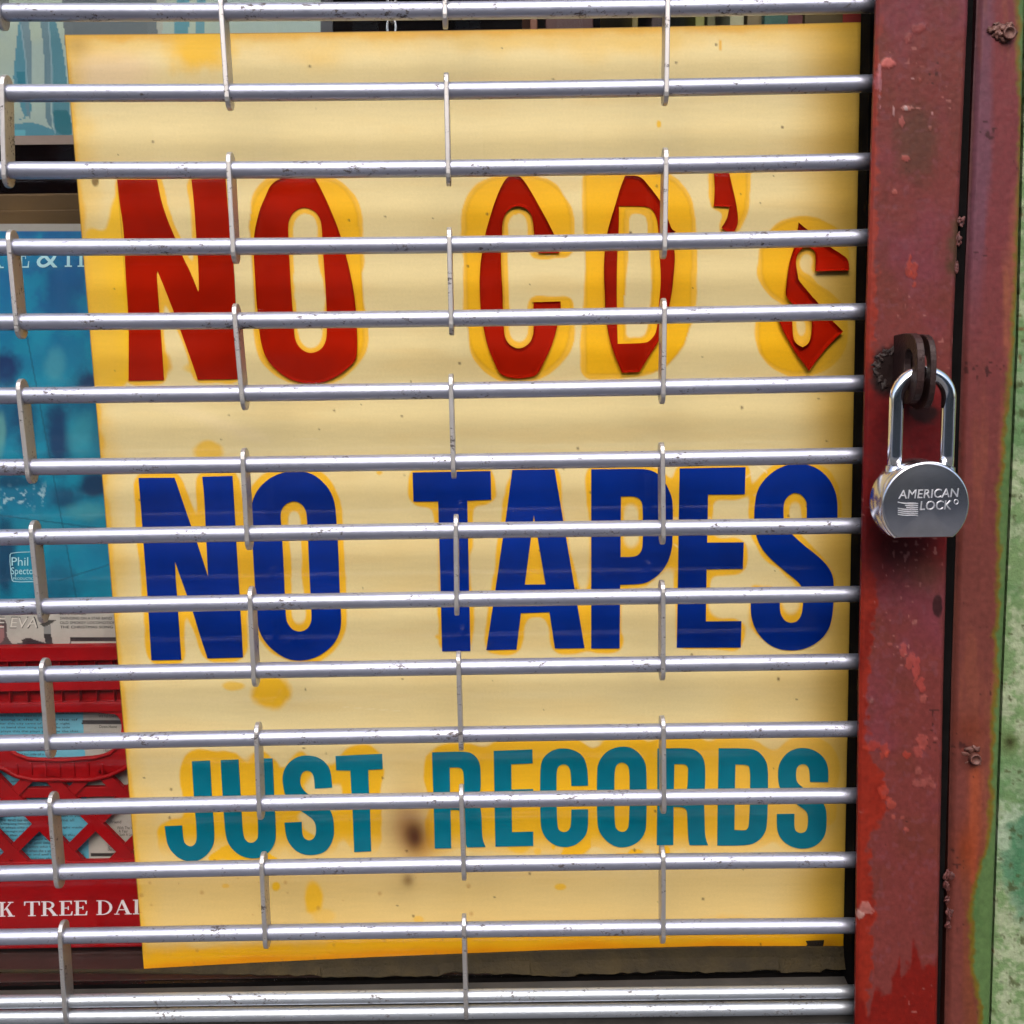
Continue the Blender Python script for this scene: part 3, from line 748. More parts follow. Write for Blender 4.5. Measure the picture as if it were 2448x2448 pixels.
for i, b_ in enumerate(BARS):
    if i == len(BARS) - 1: continue
    xs = list(np.linspace(-900, b_[4] + 34, 40))
    pts = []
    for x in xs:
        p = P(x, bar_y(i, max(x, -300)) + (BF[i][1] * (x + 300) if x < -300 else 0), 0.0)
        pts.append(p)
    tube('bar', pts, 0.0060 if i < 15 else 0.0050, M['bar'] if i < 15 else M['rail'], gr, 20)
# bottom rail: a rolled edge over a short hanging flange
i = len(BARS) - 1
xs = list(np.linspace(-900, BARS[i][4] + 34, 40))
tube('bottom_rail', [P(x, bar_y(i, max(x, -300)) + (BF[i][1] * (x + 300) if x < -300 else 0) + 2, 0.0) for x in xs], 0.0054, M['rail'], gr, 20)

LINKS = [(0, 1, 1063, 1063.5), (2, 3, 1067, 1071), (4, 5, 1074, 1078), (6, 7, 1078, 1083), (8, 9, 1089.5, 1091), (10, 11, 1096, 1101), (12, 13, 1103, 1108), (14, 15, 1109, 1113),
    (1, 2, 528, 541), (3, 4, 546, 556), (5, 6, 561, 577), (7, 8, 580, 589), (9, 10, 597, 605), (11, 12, 612, 618), (13, 14, 625, 632),
    (1, 2, 1597, 1594), (3, 4, 1593, 1590), (5, 6, 1589, 1586.5), (7, 8, 1585, 1586.5), (9, 10, 1586, 1586), (11, 12, 1587, 1588), (13, 14, 1586.5, 1586.5),
    (0, 1, -16, -6), (2, 3, 4, 8), (4, 5, 20, 37), (6, 7, 44, 63), (8, 9, 74, 91), (10, 11, 98, 110), (12, 13, 118, 131), (14, 15, 142, 152),
    (1, 2, -560, -545), (3, 4, -535, -520), (5, 6, -512, -496), (7, 8, -488, -474), (9, 10, -466, -452), (11, 12, -445, -432), (13, 14, -424, -412)]
HD, TH, EX = 0.0083, 0.0017, 0.0122
for (a, b2, xa, xb) in LINKS:
    pa = P(xa, bar_y(a, xa), 0.0); pb = P(xb, bar_y(b2, xb), 0.0)
    pa.x = P(xa, bar_y(a, xa), -HD).x; pb.x = P(xb, bar_y(b2, xb), -HD).x
    ax = (pa - pb); Ln = ax.length; ax.normalize()
    yv = Vector((0, 1, 0)); sv = ax.cross(yv).normalized()
    ctr = (pa + pb) / 2
    out = []
    N = 9
    e2 = EX + (0.007 if a == 14 else 0)
    for k in range(N + 1):
        t = math.pi * k / N
        out.append((Ln / 2 + 0.0045 + (EX - 0.0045) * math.sin(t), -HD * math.cos(t)))
    for k in range(N + 1):
        t = math.pi * k / N
        out.append((-Ln / 2 - 0.0045 - (e2 - 0.0045) * math.sin(t), HD * math.cos(t)))
    n = len(out)
    V, Fc = [], []
    for (s, ins) in ((-TH, 0.0), (TH, 0.0)):
        for (h, y) in out:
            V.append(ctr + ax * h + yv * y + sv * s)
    Fc.append(tuple(range(n))); Fc.append(tuple(range(2 * n - 1, n - 1, -1)))
    for k in range(n):
        k2_ = (k + 1) % n
        Fc.append((k, n + k, n + k2_, k2_))
    o = from_vf('link', V, Fc, M['link'], gr); fix_normals(o)
    bv = o.modifiers.new('bevel', 'BEVEL'); bv.width = 0.0006; bv.segments = 2; bv.limit_method = 'ANGLE'; bv.angle_limit = math.radians(50)

# the curtain goes on above the picture
pitch = P(1063, bar_y(0, 1063), 0.0).z - P(1063, bar_y(1, 1063), 0.0).z
_bars = [o for o in gr.children if o.name.split('.')[0] == 'bar'][:1]
_links = [o for o in gr.children if o.name.split('.')[0] == 'link' and abs(o.data.vertices[0].co.z) > 0 and max(v.co.z for v in o.data.vertices) > P(1063, bar_y(1, 1063), 0.0).z + 0.005]
for k in range(1, 7):
    c = _bars[0].copy(); C.objects.link(c); c.location.z += k * pitch
for k in range(1, 4):
    for o in _links:
        c = o.copy(); C.objects.link(c); c.location.z += 2 * k * pitch

# ------------------------------------------------------------------ red guide channel
CYf = -0.020
ROWC = [(-700, 2131, 2354), (0, 2097, 2317), (816, 2072, 2280), (1632, 2056, 2257), (2448, 2046, 2242), (3000, 2040, 2232)]
def ell(X, Y, x, y, rx, ry, k=0.6, seed=0):
    d = np.hypot((X - x) / rx, (Y - y) / ry) + (fbm(X, Y, 7, 30 + seed, 3) - 0.5) * k * 2 + (vn(X, Y, 16, 130 + seed) - 0.5) * 1.2
    return ss(1.1, 0.85, d)
CHIPS = [(2098+22,150,12,9,(214,110,96)),(2102,170,7,10,(190,100,96)),(2196,66,12,9,(170,84,80)),(2172,92,10,12,(164,84,78)),(2126,150,17,9,(220,122,118)),(2103,200,4,45,(206,140,150)),(2097,190,5,20,(205,120,130)),(2178,258,18,5,(224,150,140)),(2165,258,5,4,(240,220,220)),
    (2154,290,8,10,(206,110,106)),(2160,378,12,9,(200,100,92)),(2136,268,3,10,(214,170,170)),(2229,270,4,4,(220,160,160)),(2182,188,5,4,(220,170,170)),(2224,306,4,8,(180,110,100)),(2138,460,5,5,(200,110,100)),(2200,190,6,8,(170,90,80)),(2185,20+628,7,24,(196,70,40)),(2174,645,6,24,(196,70,40)),
    (2163,1560,8,14,(198,90,80)),(2176,1580,9,18,(198,86,76)),(2190,1605,10,24,(200,84,74)),(2202,1635,9,22,(198,80,70)),(2205,1670,8,9,(190,100,90)),(2204,1770,12,22,(192,90,80)),(2192,1800,9,16,(190,88,80)),(2215,1872,22,11,(172,92,84)),(2192,1845,10,8,(168,92,84)),
    (2170,1806,10,9,(196,66,48)),(2115,1790,12,18,(188,66,46)),(2086,1784,20,12,(190,60,40)),(2112,1900,12,24,(198,70,50)),(2130,1925,9,16,(198,84,66)),(2136,1950,8,7,(190,94,80)),(2168,1983,9,7,(184,90,80)),(2120,1805,5,7,(210,80,56)),(2066,2170,16,17,(196,140,132)),(2060,2185,10,9,(230,190,180)),
    (2237,1765,6,4,(180,100,96)),(2082,1675,5,6,(150,100,96)),(2158,1955,4,3,(180,90,80)),(2128,1540,6,4,(180,96,90))]
def chan_col(X, Y):
    xl = np.interp(Y, [r[0] for r in ROWC], [r[1] for r in ROWC])
    xr = np.interp(Y, [r[0] for r in ROWC], [r[2] for r in ROWC])
    c = np.ones(X.shape + (3,)) * lin(128, 58, 54)
    big = fbm(X, Y, 220, 12); mid = fbm(X, Y * 0.6, 60, 13); fin = fbm(X, Y, 14, 14)
    c = mix(c, lin(132, 60, 78), ss(0.45, 0.7, big) * 0.6)
    c = mix(c, lin(116, 56, 44), ss(0.45, 0.75, mid) * 0.6)
    c = mix(c, lin(96, 58, 44), ss(1.2, 0.4, np.hypot((X - 2190) / 60, (Y - 340) / 110) + (fin - .5) * .5) * 0.8)
    c = mix(c, lin(140, 84, 96), ss(0.62, 0.72, fin) * 0.25)
    # lower body of older red showing
    d = X - xl
    strip = 9 + 9 * ss(300, 700, Y) + 26 * ss(1400, 1560, Y) * (fbm(X * 0, Y, 120, 15) - 0.32) * 2.0 + 12 * ss(1340, 1400, Y) * ss(1520, 1440, Y)
    strip = strip + 40 * ss(1800, 1860, Y) * ss(2010, 1930, Y)
    sm = ss(strip + 6, strip - 6, d + (fin - 0.5) * 30 + (fbm(X, Y, 26, 16) - 0.5) * 22)
    c = mix(c, lin(170, 62, 44), sm * ss(-60, 200, Y) * 0.8)
    c = mix(c, lin(152, 34, 12), sm * ss(500, 1000, Y) * 0.75)
    c = mix(c, lin(120, 20, 8), sm * ss(1000, 1400, Y) * ss(0.4, 0.65, mid) * 0.7)
    # area round and below the padlock: dark bare red
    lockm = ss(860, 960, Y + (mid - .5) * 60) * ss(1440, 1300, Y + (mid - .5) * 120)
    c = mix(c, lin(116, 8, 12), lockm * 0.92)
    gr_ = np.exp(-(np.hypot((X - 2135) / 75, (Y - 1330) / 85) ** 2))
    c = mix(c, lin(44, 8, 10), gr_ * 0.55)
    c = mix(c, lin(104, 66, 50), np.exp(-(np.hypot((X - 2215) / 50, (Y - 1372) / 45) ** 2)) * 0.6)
    # black round the hasp: burnt grease, plus the hole's darkness painted in
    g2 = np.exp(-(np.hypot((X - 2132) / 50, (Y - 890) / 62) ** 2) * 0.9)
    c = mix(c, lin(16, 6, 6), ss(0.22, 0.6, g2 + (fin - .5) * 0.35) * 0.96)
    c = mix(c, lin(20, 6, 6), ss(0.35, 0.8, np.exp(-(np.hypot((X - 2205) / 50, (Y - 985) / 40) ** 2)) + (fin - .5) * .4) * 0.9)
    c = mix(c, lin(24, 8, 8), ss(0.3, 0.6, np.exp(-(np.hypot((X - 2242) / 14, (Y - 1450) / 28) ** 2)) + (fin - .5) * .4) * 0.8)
    # deep red patch at the foot
    f = Y - (2300 - 46 * ss(0.4, 0.7, vn(X, Y * 0.2, 22, 44)) + 130 * ss(2180, 2110, X) + (mid - .5) * 120)
    c = mix(c, lin(130, 20, 8), ss(-8, 16, f + (fin - .5) * 40) * 0.95)
    c = mix(c, lin(70, 20, 16), ss(5, 0, xr - X) * 0.7)
    c = mix(c, lin(84, 60, 40), ss(30, 8, xr - X + (fin - .5) * 24) * ss(500, 540, Y) * ss(680, 640, Y) * 0.9)
    for k_, (x, y, rx, ry, cc) in enumerate(CHIPS):
        sel = (np.abs(X - x) < rx * 2.2) & (np.abs(Y - y) < ry * 2.2)
        if sel.any():
            mm_ = np.zeros(X.shape); mm_[sel] = ell(X[sel], Y[sel], x, y, rx, ry, 0.5, k_)
            c = mix(c, lin(*cc), mm_ * 0.5)
    c = c * (0.80 + 0.4 * fbm(X, Y, 8, 55, 3))[..., None]
    sp = vn(X, Y, 7, 50) * vn(X, Y, 60, 51)
    c = mix(c, lin(60, 30, 28), ss(0.74, 0.82, sp) * 0.8)
    c = mix(c, lin(196, 128, 120), ss(0.80, 0.88, vn(X, Y, 9, 60) * vn(X, Y, 120, 61) ** 0.5) * 0.5)
    return c * 0.51
def chan_h(X, Y):
    h = 0.0006 * (fbm(X, Y, 60, 70) - 0.5) + 0.0003 * (fbm(X, Y, 12, 71) - 0.5)
    for k_, (x, y, rx, ry, cc) in enumerate(CHIPS):
        sel = (np.abs(X - x) < rx * 2.2) & (np.abs(Y - y) < ry * 2.2)
        if sel.any():
            mm_ = np.zeros(X.shape); mm_[sel] = ell(X[sel], Y[sel], x, y, rx, ry, 0.5, k_)
            h = h + 0.0003 * mm_
    xl = np.interp(Y, [r[0] for r in ROWC], [r[1] for r in ROWC]); xr = np.interp(Y, [r[0] for r in ROWC], [r[2] for r in ROWC])
    h = h - 0.0016 * ss(7, 0, X - xl) - 0.002 * ss(9, 0, xr - X)
    return h
ch = empty('guide_channel', P(2150, 2448, CYf), 'chipped maroon painted steel guide channel carrying the padlock', 'guide channel')
px_plate('face_plate', M['red_paint'], ROWC, CYf, 84, 1000, chan_col, 0.005, ch, chan_h)
def chan_box(name, x0, x1, y0, y1, mat, parent):
    """a vertical member between two photograph columns that follows the channel's lean"""
    V = []
    for py in (-700, 3000):
        a = P(np.interp(py, [r[0] for r in x0], [r[1] for r in x0]), py, y0); b_ = P(np.interp(py, [r[0] for r in x1], [r[1] for r in x1]), py, y0)
        V += [(a.x, y0, a.z), (b_.x, y0, a.z), (b_.x, y1, a.z), (a.x, y1, a.z)]
    Fc = [(0, 1, 2, 3), (7, 6, 5, 4), (0, 4, 5, 1), (1, 5, 6, 2), (2, 6, 7, 3), (3, 7, 4, 0)]
    return fix_normals(from_vf(name, V, Fc, mat, parent))
chan_box('jamb', [(-700, 2096), (53, 2077), (2283, 2036), (3000, 2022)], [(-700, 2160), (3000, 2075)], 0.0162, 0.0385, M['shade_black_iron'], sw)
chan_box('web', [(r[0], r[1] + 46) for r in ROWC], [(r[0], r[2] - 4) for r in ROWC], CYf + 0.0048, 0.0155, M['shade_black_iron'], ch)
for k_, (x, y, rr_, sc) in enumerate([(2268,2092,0.0045,(1,0.7,1.3)),(2262,2118,0.0032,(1,0.7,1.8)),(2264,2150,0.003,(1,0.7,1.5)),(2270,2185,0.0038,(0.9,0.7,1.6)),(2266,2212,0.003,(1,0.7,1.5)),(2296,528,0.0038,(1,0.7,1.1)),(2288,575,0.0034,(1.1,0.7,2.3)),(2284,632,0.0032,(1,0.7,2.0))]):
    blob('weld_bead', P(x, y, CYf + 0.002), rr_ * 0.6, M['weld'], ch, k_, 0.5, 4, sc)

# hasp: two plates standing out of the channel
def hasp_plate(x0, x1, ytop, ybot, Yb, Yf, mat):
    zt = P(2200, ytop, -0.045).z; zb = P(2200, ybot, -0.045).z
    zc = (zt + zb) / 2; h = (zt - zb) / 2
    out = [(Yb, zt - 0.001)]
    for k in range(15):
        t = math.pi / 2 - math.pi * k / 14
        c_, s_ = math.cos(t), math.sin(t)
        out.append((Yb + (Yf - Yb) * (0.45 + 0.55 * abs(c_) ** 0.6), zc + h * math.copysign(abs(s_) ** 0.75, s_)))
    out.append((Yb, zb + 0.004))
    hy, hz, hr = -0.050, zc + 0.003, 0.0085
    hole = [(hy + hr * math.cos(2 * math.pi * k / 16), hz + hr * 1.25 * math.sin(2 * math.pi * k / 16)) for k in range(16)]
    tri = tessellate_polygon([[Vector((a, b_, 0)) for a, b_ in out], [Vector((a, b_, 0)) for a, b_ in hole]])
    fl = out + hole; n = len(fl); V, Fc = [], []
    for x in (x0, x1):
        V += [(x, a, b_) for a, b_ in fl]
    Fc += [tuple(t) for t in tri] + [tuple(n + q for q in reversed(t)) for t in tri]
    for lo, m_ in ((0, len(out)), (len(out), len(hole))):
        for k in range(m_):
            k2_ = (k + 1) % m_
            Fc.append((lo + k, lo + k2_, n + lo + k2_, n + lo + k))
    o = fix_normals(from_vf('hasp_plate', V, Fc, mat, ch))
    bv = o.modifiers.new('bevel', 'BEVEL'); bv.width = 0.0008; bv.segments = 2; bv.limit_method = 'ANGLE'; bv.angle_limit = math.radians(50)
    return o
hasp_plate(0.2755, 0.2805, 796, 966, CYf + 0.001, -0.068, M['hasp_steel'])
hasp_plate(0.2850, 0.2892, 799, 980, CYf + 0.001, -0.066, M['hasp_steel'])
for k_ in range(7):     # rough burnt weld round the hasp's foot
    a = 1.7 + k_ * 0.42
    blob('weld_bead', P(2136 + 42 * math.cos(a), 882 - 44 * math.sin(a), CYf + 0.0008), 0.0022, M['burnt'], ch, 20 + k_, 0.45, 3, (1.3, 0.7, 1.5))

# ------------------------------------------------------------------ post beside it
PYf = -0.013
ROWP = [(-700, 2372, 2462), (0, 2339, 2450), (816, 2304, 2430), (1632, 2278, 2394), (2448, 2261, 2366), (3000, 2250, 2350)]
def post_col(X, Y):
    xl = np.interp(Y, [r[0] for r in ROWP], [r[1] for r in ROWP]); xr = np.interp(Y, [r[0] for r in ROWP], [r[2] for r in ROWP])
    t = (X - xl) / (xr - xl)
    st = fbm(X * 3.0, Y * 0.35, 90, 80); fin = fbm(X, Y, 12, 81); big = fbm(X, Y, 260, 82)
    up = ss(1500, 500, Y)
    c = np.ones(X.shape + (3,)) * lin(128, 66, 58)
    c = mix(c, lin(134, 60, 66), up * 0.85)
    c = mix(c, lin(122, 78, 96), up * ss(0.42, 0.2, t + (st - .5) * 0.35) * ss(900, 500, Y) * 0.8)
    c = mix(c, lin(156, 86, 64), ss(0.55, 0.8, st) * 0.5)
    c = mix(c, lin(176, 104, 72), ss(0.7, 0.95, t + (st - .5) * 0.5) * ss(250, 800, Y) * 0.7)
    c = mix(c, lin(108, 62, 40), ss(0.5, 0.75, big) * (1 - up) * 0.6)
    c = mix(c, lin(136, 74, 46), ss(1900, 2200, Y) * ss(0.35, 0.7, st) * 0.8)
    # rust run under the lower bolt
    run = np.exp(-((X - (2330 - (Y - 1830) * 0.02 + (st - .5) * 14)) / (14 - 7 * ss(2000, 2150, Y))) ** 2) * ss(1815, 1850, Y) * ss(2180, 2060, Y)
    c = mix(c, lin(178, 86, 54), np.clip(run * 1.1, 0, 1) * 0.85)
    c = mix(c, lin(150, 62, 24), np.exp(-(np.hypot((X - 2310) / 26, (Y - 2030) / 60) ** 2)) * 0.7)
    c = mix(c, lin(124, 54, 30), np.exp(-(np.hypot((X - 2318) / 40, (Y - 1745) / 40) ** 2)) * 0.7)
    c = mix(c, lin(52, 22, 16), np.exp(-(np.hypot((X - 2318) / 24, (Y - 1815) / 20) ** 2)) * 0.6)
    sp = vn(X, Y, 8, 84) * vn(X, Y, 70, 85)
    c = mix(c, lin(66, 30, 30), ss(0.66, 0.78, sp) * 0.8)
    c = mix(c, lin(70, 36, 30), ss(0.10, 0.0, t) * 0.6)
    # green wall paint lapping over
    xb = np.interp(Y, [-700, 0, 300, 400, 560, 816, 950, 1224, 1500, 1632, 1850, 2000, 2060, 2120, 2180, 2260, 2350, 2448, 3000], [2470, 2437, 2444, 2446, 2440, 2424, 2412, 2392, 2386, 2384, 2376, 2370, 2352, 2336, 2326, 2326, 2334, 2350, 2350])
    e = X - xb + (fin - .5) * 14 + (fbm(X, Y, 50, 88) - .5) * 16
    c = mix(c, lin(122, 112, 22), ss(-16, -2, e) * 0.85)
    c = mix(c, lin(100, 132, 78), ss(-4, 5, e))
    c = mix(c, lin(80, 122, 66), ss(-4, 5, e) * ss(0.5, 0.7, fbm(X, Y, 30, 89)) * 0.5)
    return c * (0.80 + 0.4 * fbm(X, Y, 9, 155, 3))[..., None] * 0.48
def post_h(X, Y):
    xl = np.interp(Y, [r[0] for r in ROWP], [r[1] for r in ROWP]); xr = np.interp(Y, [r[0] for r in ROWP], [r[2] for r in ROWP])
    return 0.0007 * (fbm(X * 2, Y * 0.5, 60, 90) - 0.5) + 0.0003 * (fbm(X, Y, 10, 91) - .5) - 0.003 * ss(16, 0, X - xl) - 0.0015 * ss(5, 0, xr - X)
po = empty('steel_post', P(2310, 2448, PYf), 'narrow rusty red steel post with bolts and green paint along its edge', 'post')
px_plate('face_plate', M['red_paint'], ROWP, PYf, 48, 900, post_col, 0.05, po, post_h)
chan_box('back_web', [(r[0], r[2] - 24) for r in ROWC], [(r[0], r[1] + 6) for r in ROWP], 0.02, 0.05, M['shade_black_iron'], po)
def bolt(px, py, r, parent):
    c = P(px, py, PYf)
    hd = None
    V, Fc = [], []
    prof = [(0.0, 0.0022), (r * 0.62, 0.0022), (r * 0.72, 0.0036), (r * 0.95, 0.0036), (r, 0.0026), (r, -0.004)]
    seg = 24
    for (rad, h) in prof:
        for k in range(seg):
            a = 2 * math.pi * k / seg
            V.append((c.x + rad * math.cos(a), c.y - h - 0.001, c.z + rad * math.sin(a)))
    for i_ in range(len(prof) - 1):
        for k in range(seg):
            k2_ = (k + 1) % seg
            Fc.append((i_ * seg + k, (i_ + 1) * seg + k, (i_ + 1) * seg + k2_, i_ * seg + k2_))
    return fix_normals(from_vf('bolt', V, Fc, M['rust_bolt'], parent, True))
b1 = bolt(2408, 82, 0.0045, po); b2 = bolt(2328, 1812, 0.0042, po)
for k_, (x, y, r_) in enumerate([(2376,72,0.0035),(2386,82,0.004),(2392,66,0.0035),(2398,92,0.0035),(2366,70,0.002),(2412,60,0.0028),(2422,76,0.0025),(2382,60,0.0026)]):
    blob('paint_lump', P(x, y, PYf - 0.0008), r_ * 0.85, M['rust_bolt'], b1, 40 + k_, 0.35, 3, (1.1, 0.6, 0.9))
for k_, (x, y, r_) in enumerate([(2318,1790,0.0045),(2332,1788,0.004),(2308,1800,0.003),(2312,1822,0.0024),(2338,1826,0.0024)]):
    blob('paint_lump', P(x, y, PYf + 0.0006), r_ * 0.85, M['rust_bolt'], b2, 60 + k_, 0.3, 3, (1.2, 0.5, 0.8))

# ------------------------------------------------------------------ green wall
WY = -0.008
ROWW = [(-700, 2468, 3600), (0, 2455, 3600), (816, 2434, 3600), (1632, 2398, 3600), (2448, 2369, 3600), (3000, 2354, 3600)]
def wall_col(X, Y):
    big = fbm(X, Y, 170, 100); mid = fbm(X, Y, 34, 101); fin = fbm(X, Y, 10, 102)
    c = np.ones(X.shape + (3,)) * lin(124, 156, 102)
    c = mix(c, lin(186, 198, 162), ss(0.42, 0.62, mid * .6 + fin * .4) * 0.85)
    c = mix(c, lin(92, 140, 88), ss(0.5, 0.7, big) * 0.6)
    tl = ss(0.35, 0.7, np.exp(-(np.hypot((X - 2460) / 60, (Y - 2060) / 150) ** 2)) * 1.1 + (mid - .5) * .9)
    c = mix(c, lin(28, 122, 92), tl * 0.6)
    c = mix(c, lin(186, 206, 180), ss(0.3, 0.8, np.exp(-(np.hypot((X - 2420) / 50, (Y - 2000) / 90) ** 2)) + (fin - .5) * .8) * (1 - tl) * 0.7)
    c = mix(c, lin(72, 84, 36), ss(0.63, 0.74, fin * .6 + vn(X, Y, 22, 104) * .4) * 0.85)
    c = mix(c, lin(120, 84, 40), ss(0.83, 0.9, vn(X, Y, 16, 105) * vn(X, Y, 90, 106) ** .4) * 0.8)
    c = mix(c, lin(74, 84, 24), np.exp(-(np.hypot((X - 2414) / 22, (Y - 1775) / 24) ** 2)) * 0.9)
    c = mix(c, lin(40, 40, 10), np.exp(-(np.hypot((X - 2414) / 8, (Y - 1775) / 8) ** 2)) * 0.8)
    return c * 0.52
def wall_h(X, Y):
    return 0.0003 * ss(0.5, 0.6, fbm(X, Y, 26, 101)) + 0.0002 * (fbm(X, Y, 8, 108) - .5) * 2
gw = px_plate('green_wall', M['green_paint'], ROWW, WY, 300, 900, wall_col, 0.3, None, wall_h)
tag(gw, 'flaking pale green painted wall to the right of the red post', 'wall')

# ------------------------------------------------------------------ padlock
LYf, LYb = -0.0665, -0.0385
fc = P(2213.5, 1208, LYf); RB = 106.5 * (D + LYf) / F * 1.01; FB = 80.5 * (D + LYf) / F
pl = empty('padlock', (fc.x, (LYf + LYb) / 2, fc.z - FB), 'round chrome padlock hanging from the hasp on the red channel', 'padlock')
def lock_ring(r, fb, y):
    a0 = math.asin(min(fb / r, 0.999))
    pts = []
    for k in range(73):
        a = -a0 + (math.pi + 2 * a0) * k / 72
        pts.append((fc.x + r * math.cos(a), y, fc.z + r * math.sin(a)))
    for k in range(1, 12):
        t = k / 12
        x0 = fc.x - r * math.cos(a0); x1 = fc.x + r * math.cos(a0)
        pts.append((x0 + (x1 - x0) * t, y, fc.z - fb))
    return pts
V, Fc = [], []
DOME = 0.0019
def dome(r): return DOME * (1 - (r / 0.94) ** 2)
prof = [(q, q, LYf - dome(q)) for q in (0.04, 0.2, 0.36, 0.52, 0.68, 0.82)] + [(0.92, 0.925, LYf - 0.00008), (0.952, 0.957, LYf), (0.975, 0.978, LYf + 0.0006), (0.992, 0.994, LYf + 0.0019), (1.0, 1.0, LYf + 0.0036), (1.0, 1.0, LYf + 0.0052), (0.982, 0.985, LYf + 0.0058), (0.982, 0.985, LYf + 0.0064), (1.0, 1.0, LYf + 0.0072), (1.0, 1.0, LYb - 0.003), (0.985, 0.985, LYb - 0.001), (0.95, 0.95, LYb)]
for (a, b_, y) in prof: V += lock_ring(RB * a, FB * b_, y)
nr = 84
for i_ in range(len(prof) - 1):
    for k in range(nr):
        k2_ = (k + 1) % nr
        Fc.append((i_ * nr + k, (i_ + 1) * nr + k, (i_ + 1) * nr + k2_, i_ * nr + k2_))
Fc.append(tuple(range(nr))); Fc.append(tuple((len(prof) - 1) * nr + k for k in reversed(range(nr))))
M['letter_metal'] = mat_plain('lit-edge letter metal', (0.85, 0.85, 0.88), 0.42, 1.0, 300, 0.05, 0.0)  # brighter than the body, standing in for light caught on engraved walls
lb = fix_normals(from_vf('lock_body', V, Fc, M['satin'], pl, True))
es = lb.modifiers.new('split', 'EDGE_SPLIT'); es.split_angle = math.radians(40)
SYc = -0.0515
lx, rx_ = P(2141, 1040, SYc).x, P(2265, 1040, SYc).x
zc = P(2200, 953, SYc).z; zb = fc.z + RB * 0.75
cxm = (lx + rx_) / 2; hr_ = (rx_ - lx) / 2
pts = [(lx, SYc, zb - 0.004), (lx, SYc, zb + 0.01), (lx, SYc, (zb + zc) / 2)]
for k in range(25):
    a = math.pi - math.pi * k / 24
    pts.append((cxm + hr_ * math.cos(a), SYc, zc + hr_ * math.sin(a)))
pts += [(rx_, SYc, (zb + zc) / 2), (rx_, SYc, zb + 0.01), (rx_, SYc, zb - 0.004)]
tube('shackle', pts, 0.0049, M['chrome'], pl, 28)
for x in (lx, rx_):      # the collar where the leg enters the body
    V, Fc = [], []
    zz = fc.z + math.sqrt(max(RB ** 2 - (x - fc.x) ** 2, 1e-6))
    tube('collar', [(x, SYc, zz - 0.008), (x, SYc, zz + 0.0008)], 0.0060, M['satin'], pl, 24)
lt = from_vf('lettering', [(fc.x, LYf, fc.z)], [], M['chrome'], pl)
def lock_text(s, x0, x1, yt, yb, slope=0.0, shear=0.0):
    z = 3.45
    f_ = lambda X, Y: (2040 + X / z, 760 + Y / z)
    a, t_ = f_(x0, yt); b_, bo = f_(x1, yb)
    v, f = text_vf(s)
    xs = [p[0] for p in v]; ys = [p[1] for p in v]
    n = len(v); V, Fc = [], []
    for h in (0.00035, 0.0):
        for x, y in v:
            u_ = (x - min(xs)) / (max(xs) - min(xs)); w_ = (y - min(ys)) / (max(ys) - min(ys))
            px = a + u_ * (b_ - a) + shear * (w_ - 0.5); py = bo + (t_ - bo) * w_ + slope * (px - a)
            q = P(px, py, LYf); V.append((q.x, q.y - h - dome(math.hypot(q.x - fc.x, q.z - fc.z) / RB), q.z))
    Fc += [tuple(p) for p in f]
    ed = {}
    for p in f:
        for i_ in range(len(p)):
            e = (p[i_], p[(i_ + 1) % len(p)]); key = tuple(sorted(e)); ed[key] = ed.get(key, 0) + 1
    for (i_, j), c_ in ed.items():
        if c_ == 1: Fc.append((i_, j, n + j, n + i_))
    return V, Fc
V, Fc = [], []
for args in (('AMERICAN', 372, 862, 1418, 1490, -0.03, 3.0), ('LOCK', 545, 803, 1508, 1583, -0.02, 3.0), ('O', 824, 864, 1494, 1538, 0, 0)):
    v, f = lock_text(*args); o0 = len(V); V += v; Fc += [tuple(o0 + q for q in p) for p in f]
fix_normals(from_vf('lettering', V, Fc, M['letter_metal'], lb))
bpy.data.objects.remove(lt)
V, Fc = [], []
for s in range(7):       # the little wavy flag
    n0 = len(V)
    xa = 362 if s not in (1, 2) else 430
    if s == 1: xa = 420
    for k in range(13):
        X = xa + (525 - xa) * k / 12
        w = 7 * math.sin((X - 362) / 163 * 5.2)
        Yc = 1518 + s * 16.5 + (X - 362) * 0.09 + w * 0.6
        for (dy, h) in ((-4, 0.0), (-3.4, 0.0004), (3.4, 0.0004), (4, 0.0)):
            q = P(2040 + X / 3.45, 760 + (Yc + dy) / 3.45, LYf); V.append((q.x, q.y - h - dome(math.hypot(q.x - fc.x, q.z - fc.z) / RB), q.z))
    for k in range(12):
        for j in range(3):
            a = n0 + k * 4 + j
            Fc.append((a, a + 1, a + 5, a + 4))
fix_normals(from_vf('flag_emblem', V, Fc, M['letter_metal'], lb))

# ------------------------------------------------------------------ inside the window: shelf, records, crate
sh = empty('shelf', P(100, 530, 0.30), 'dark olive brown wooden shelf edge above the blue record', 'shelf')
za, zb_ = P(100, 462, 0.30).z, P(100, 534, 0.30).z
box('shelf_board', (-1.69, 0.30, zb_), (0.0, 0.60, za), M['wood'], sh, 0.002)
box('shelf_batten', (-1.69, 0.296, zb_ - 0.004), (0.0, 0.2995, zb_ + 0.012), M['wood'], sh, 0.001)

def rect_rows(y0, y1, x0, x1): return [(y0, x0, x1), (y1, x0, x1)]

def poly_paint(c, X, Y, pts, colr, am=1.0, sm=True):
    pts = smooth_poly(pts, 2, 60) if sm else pts
    m_ = in_poly(X, Y, pts).astype(float)
    return mix(c, lin(*colr), m_ * am)

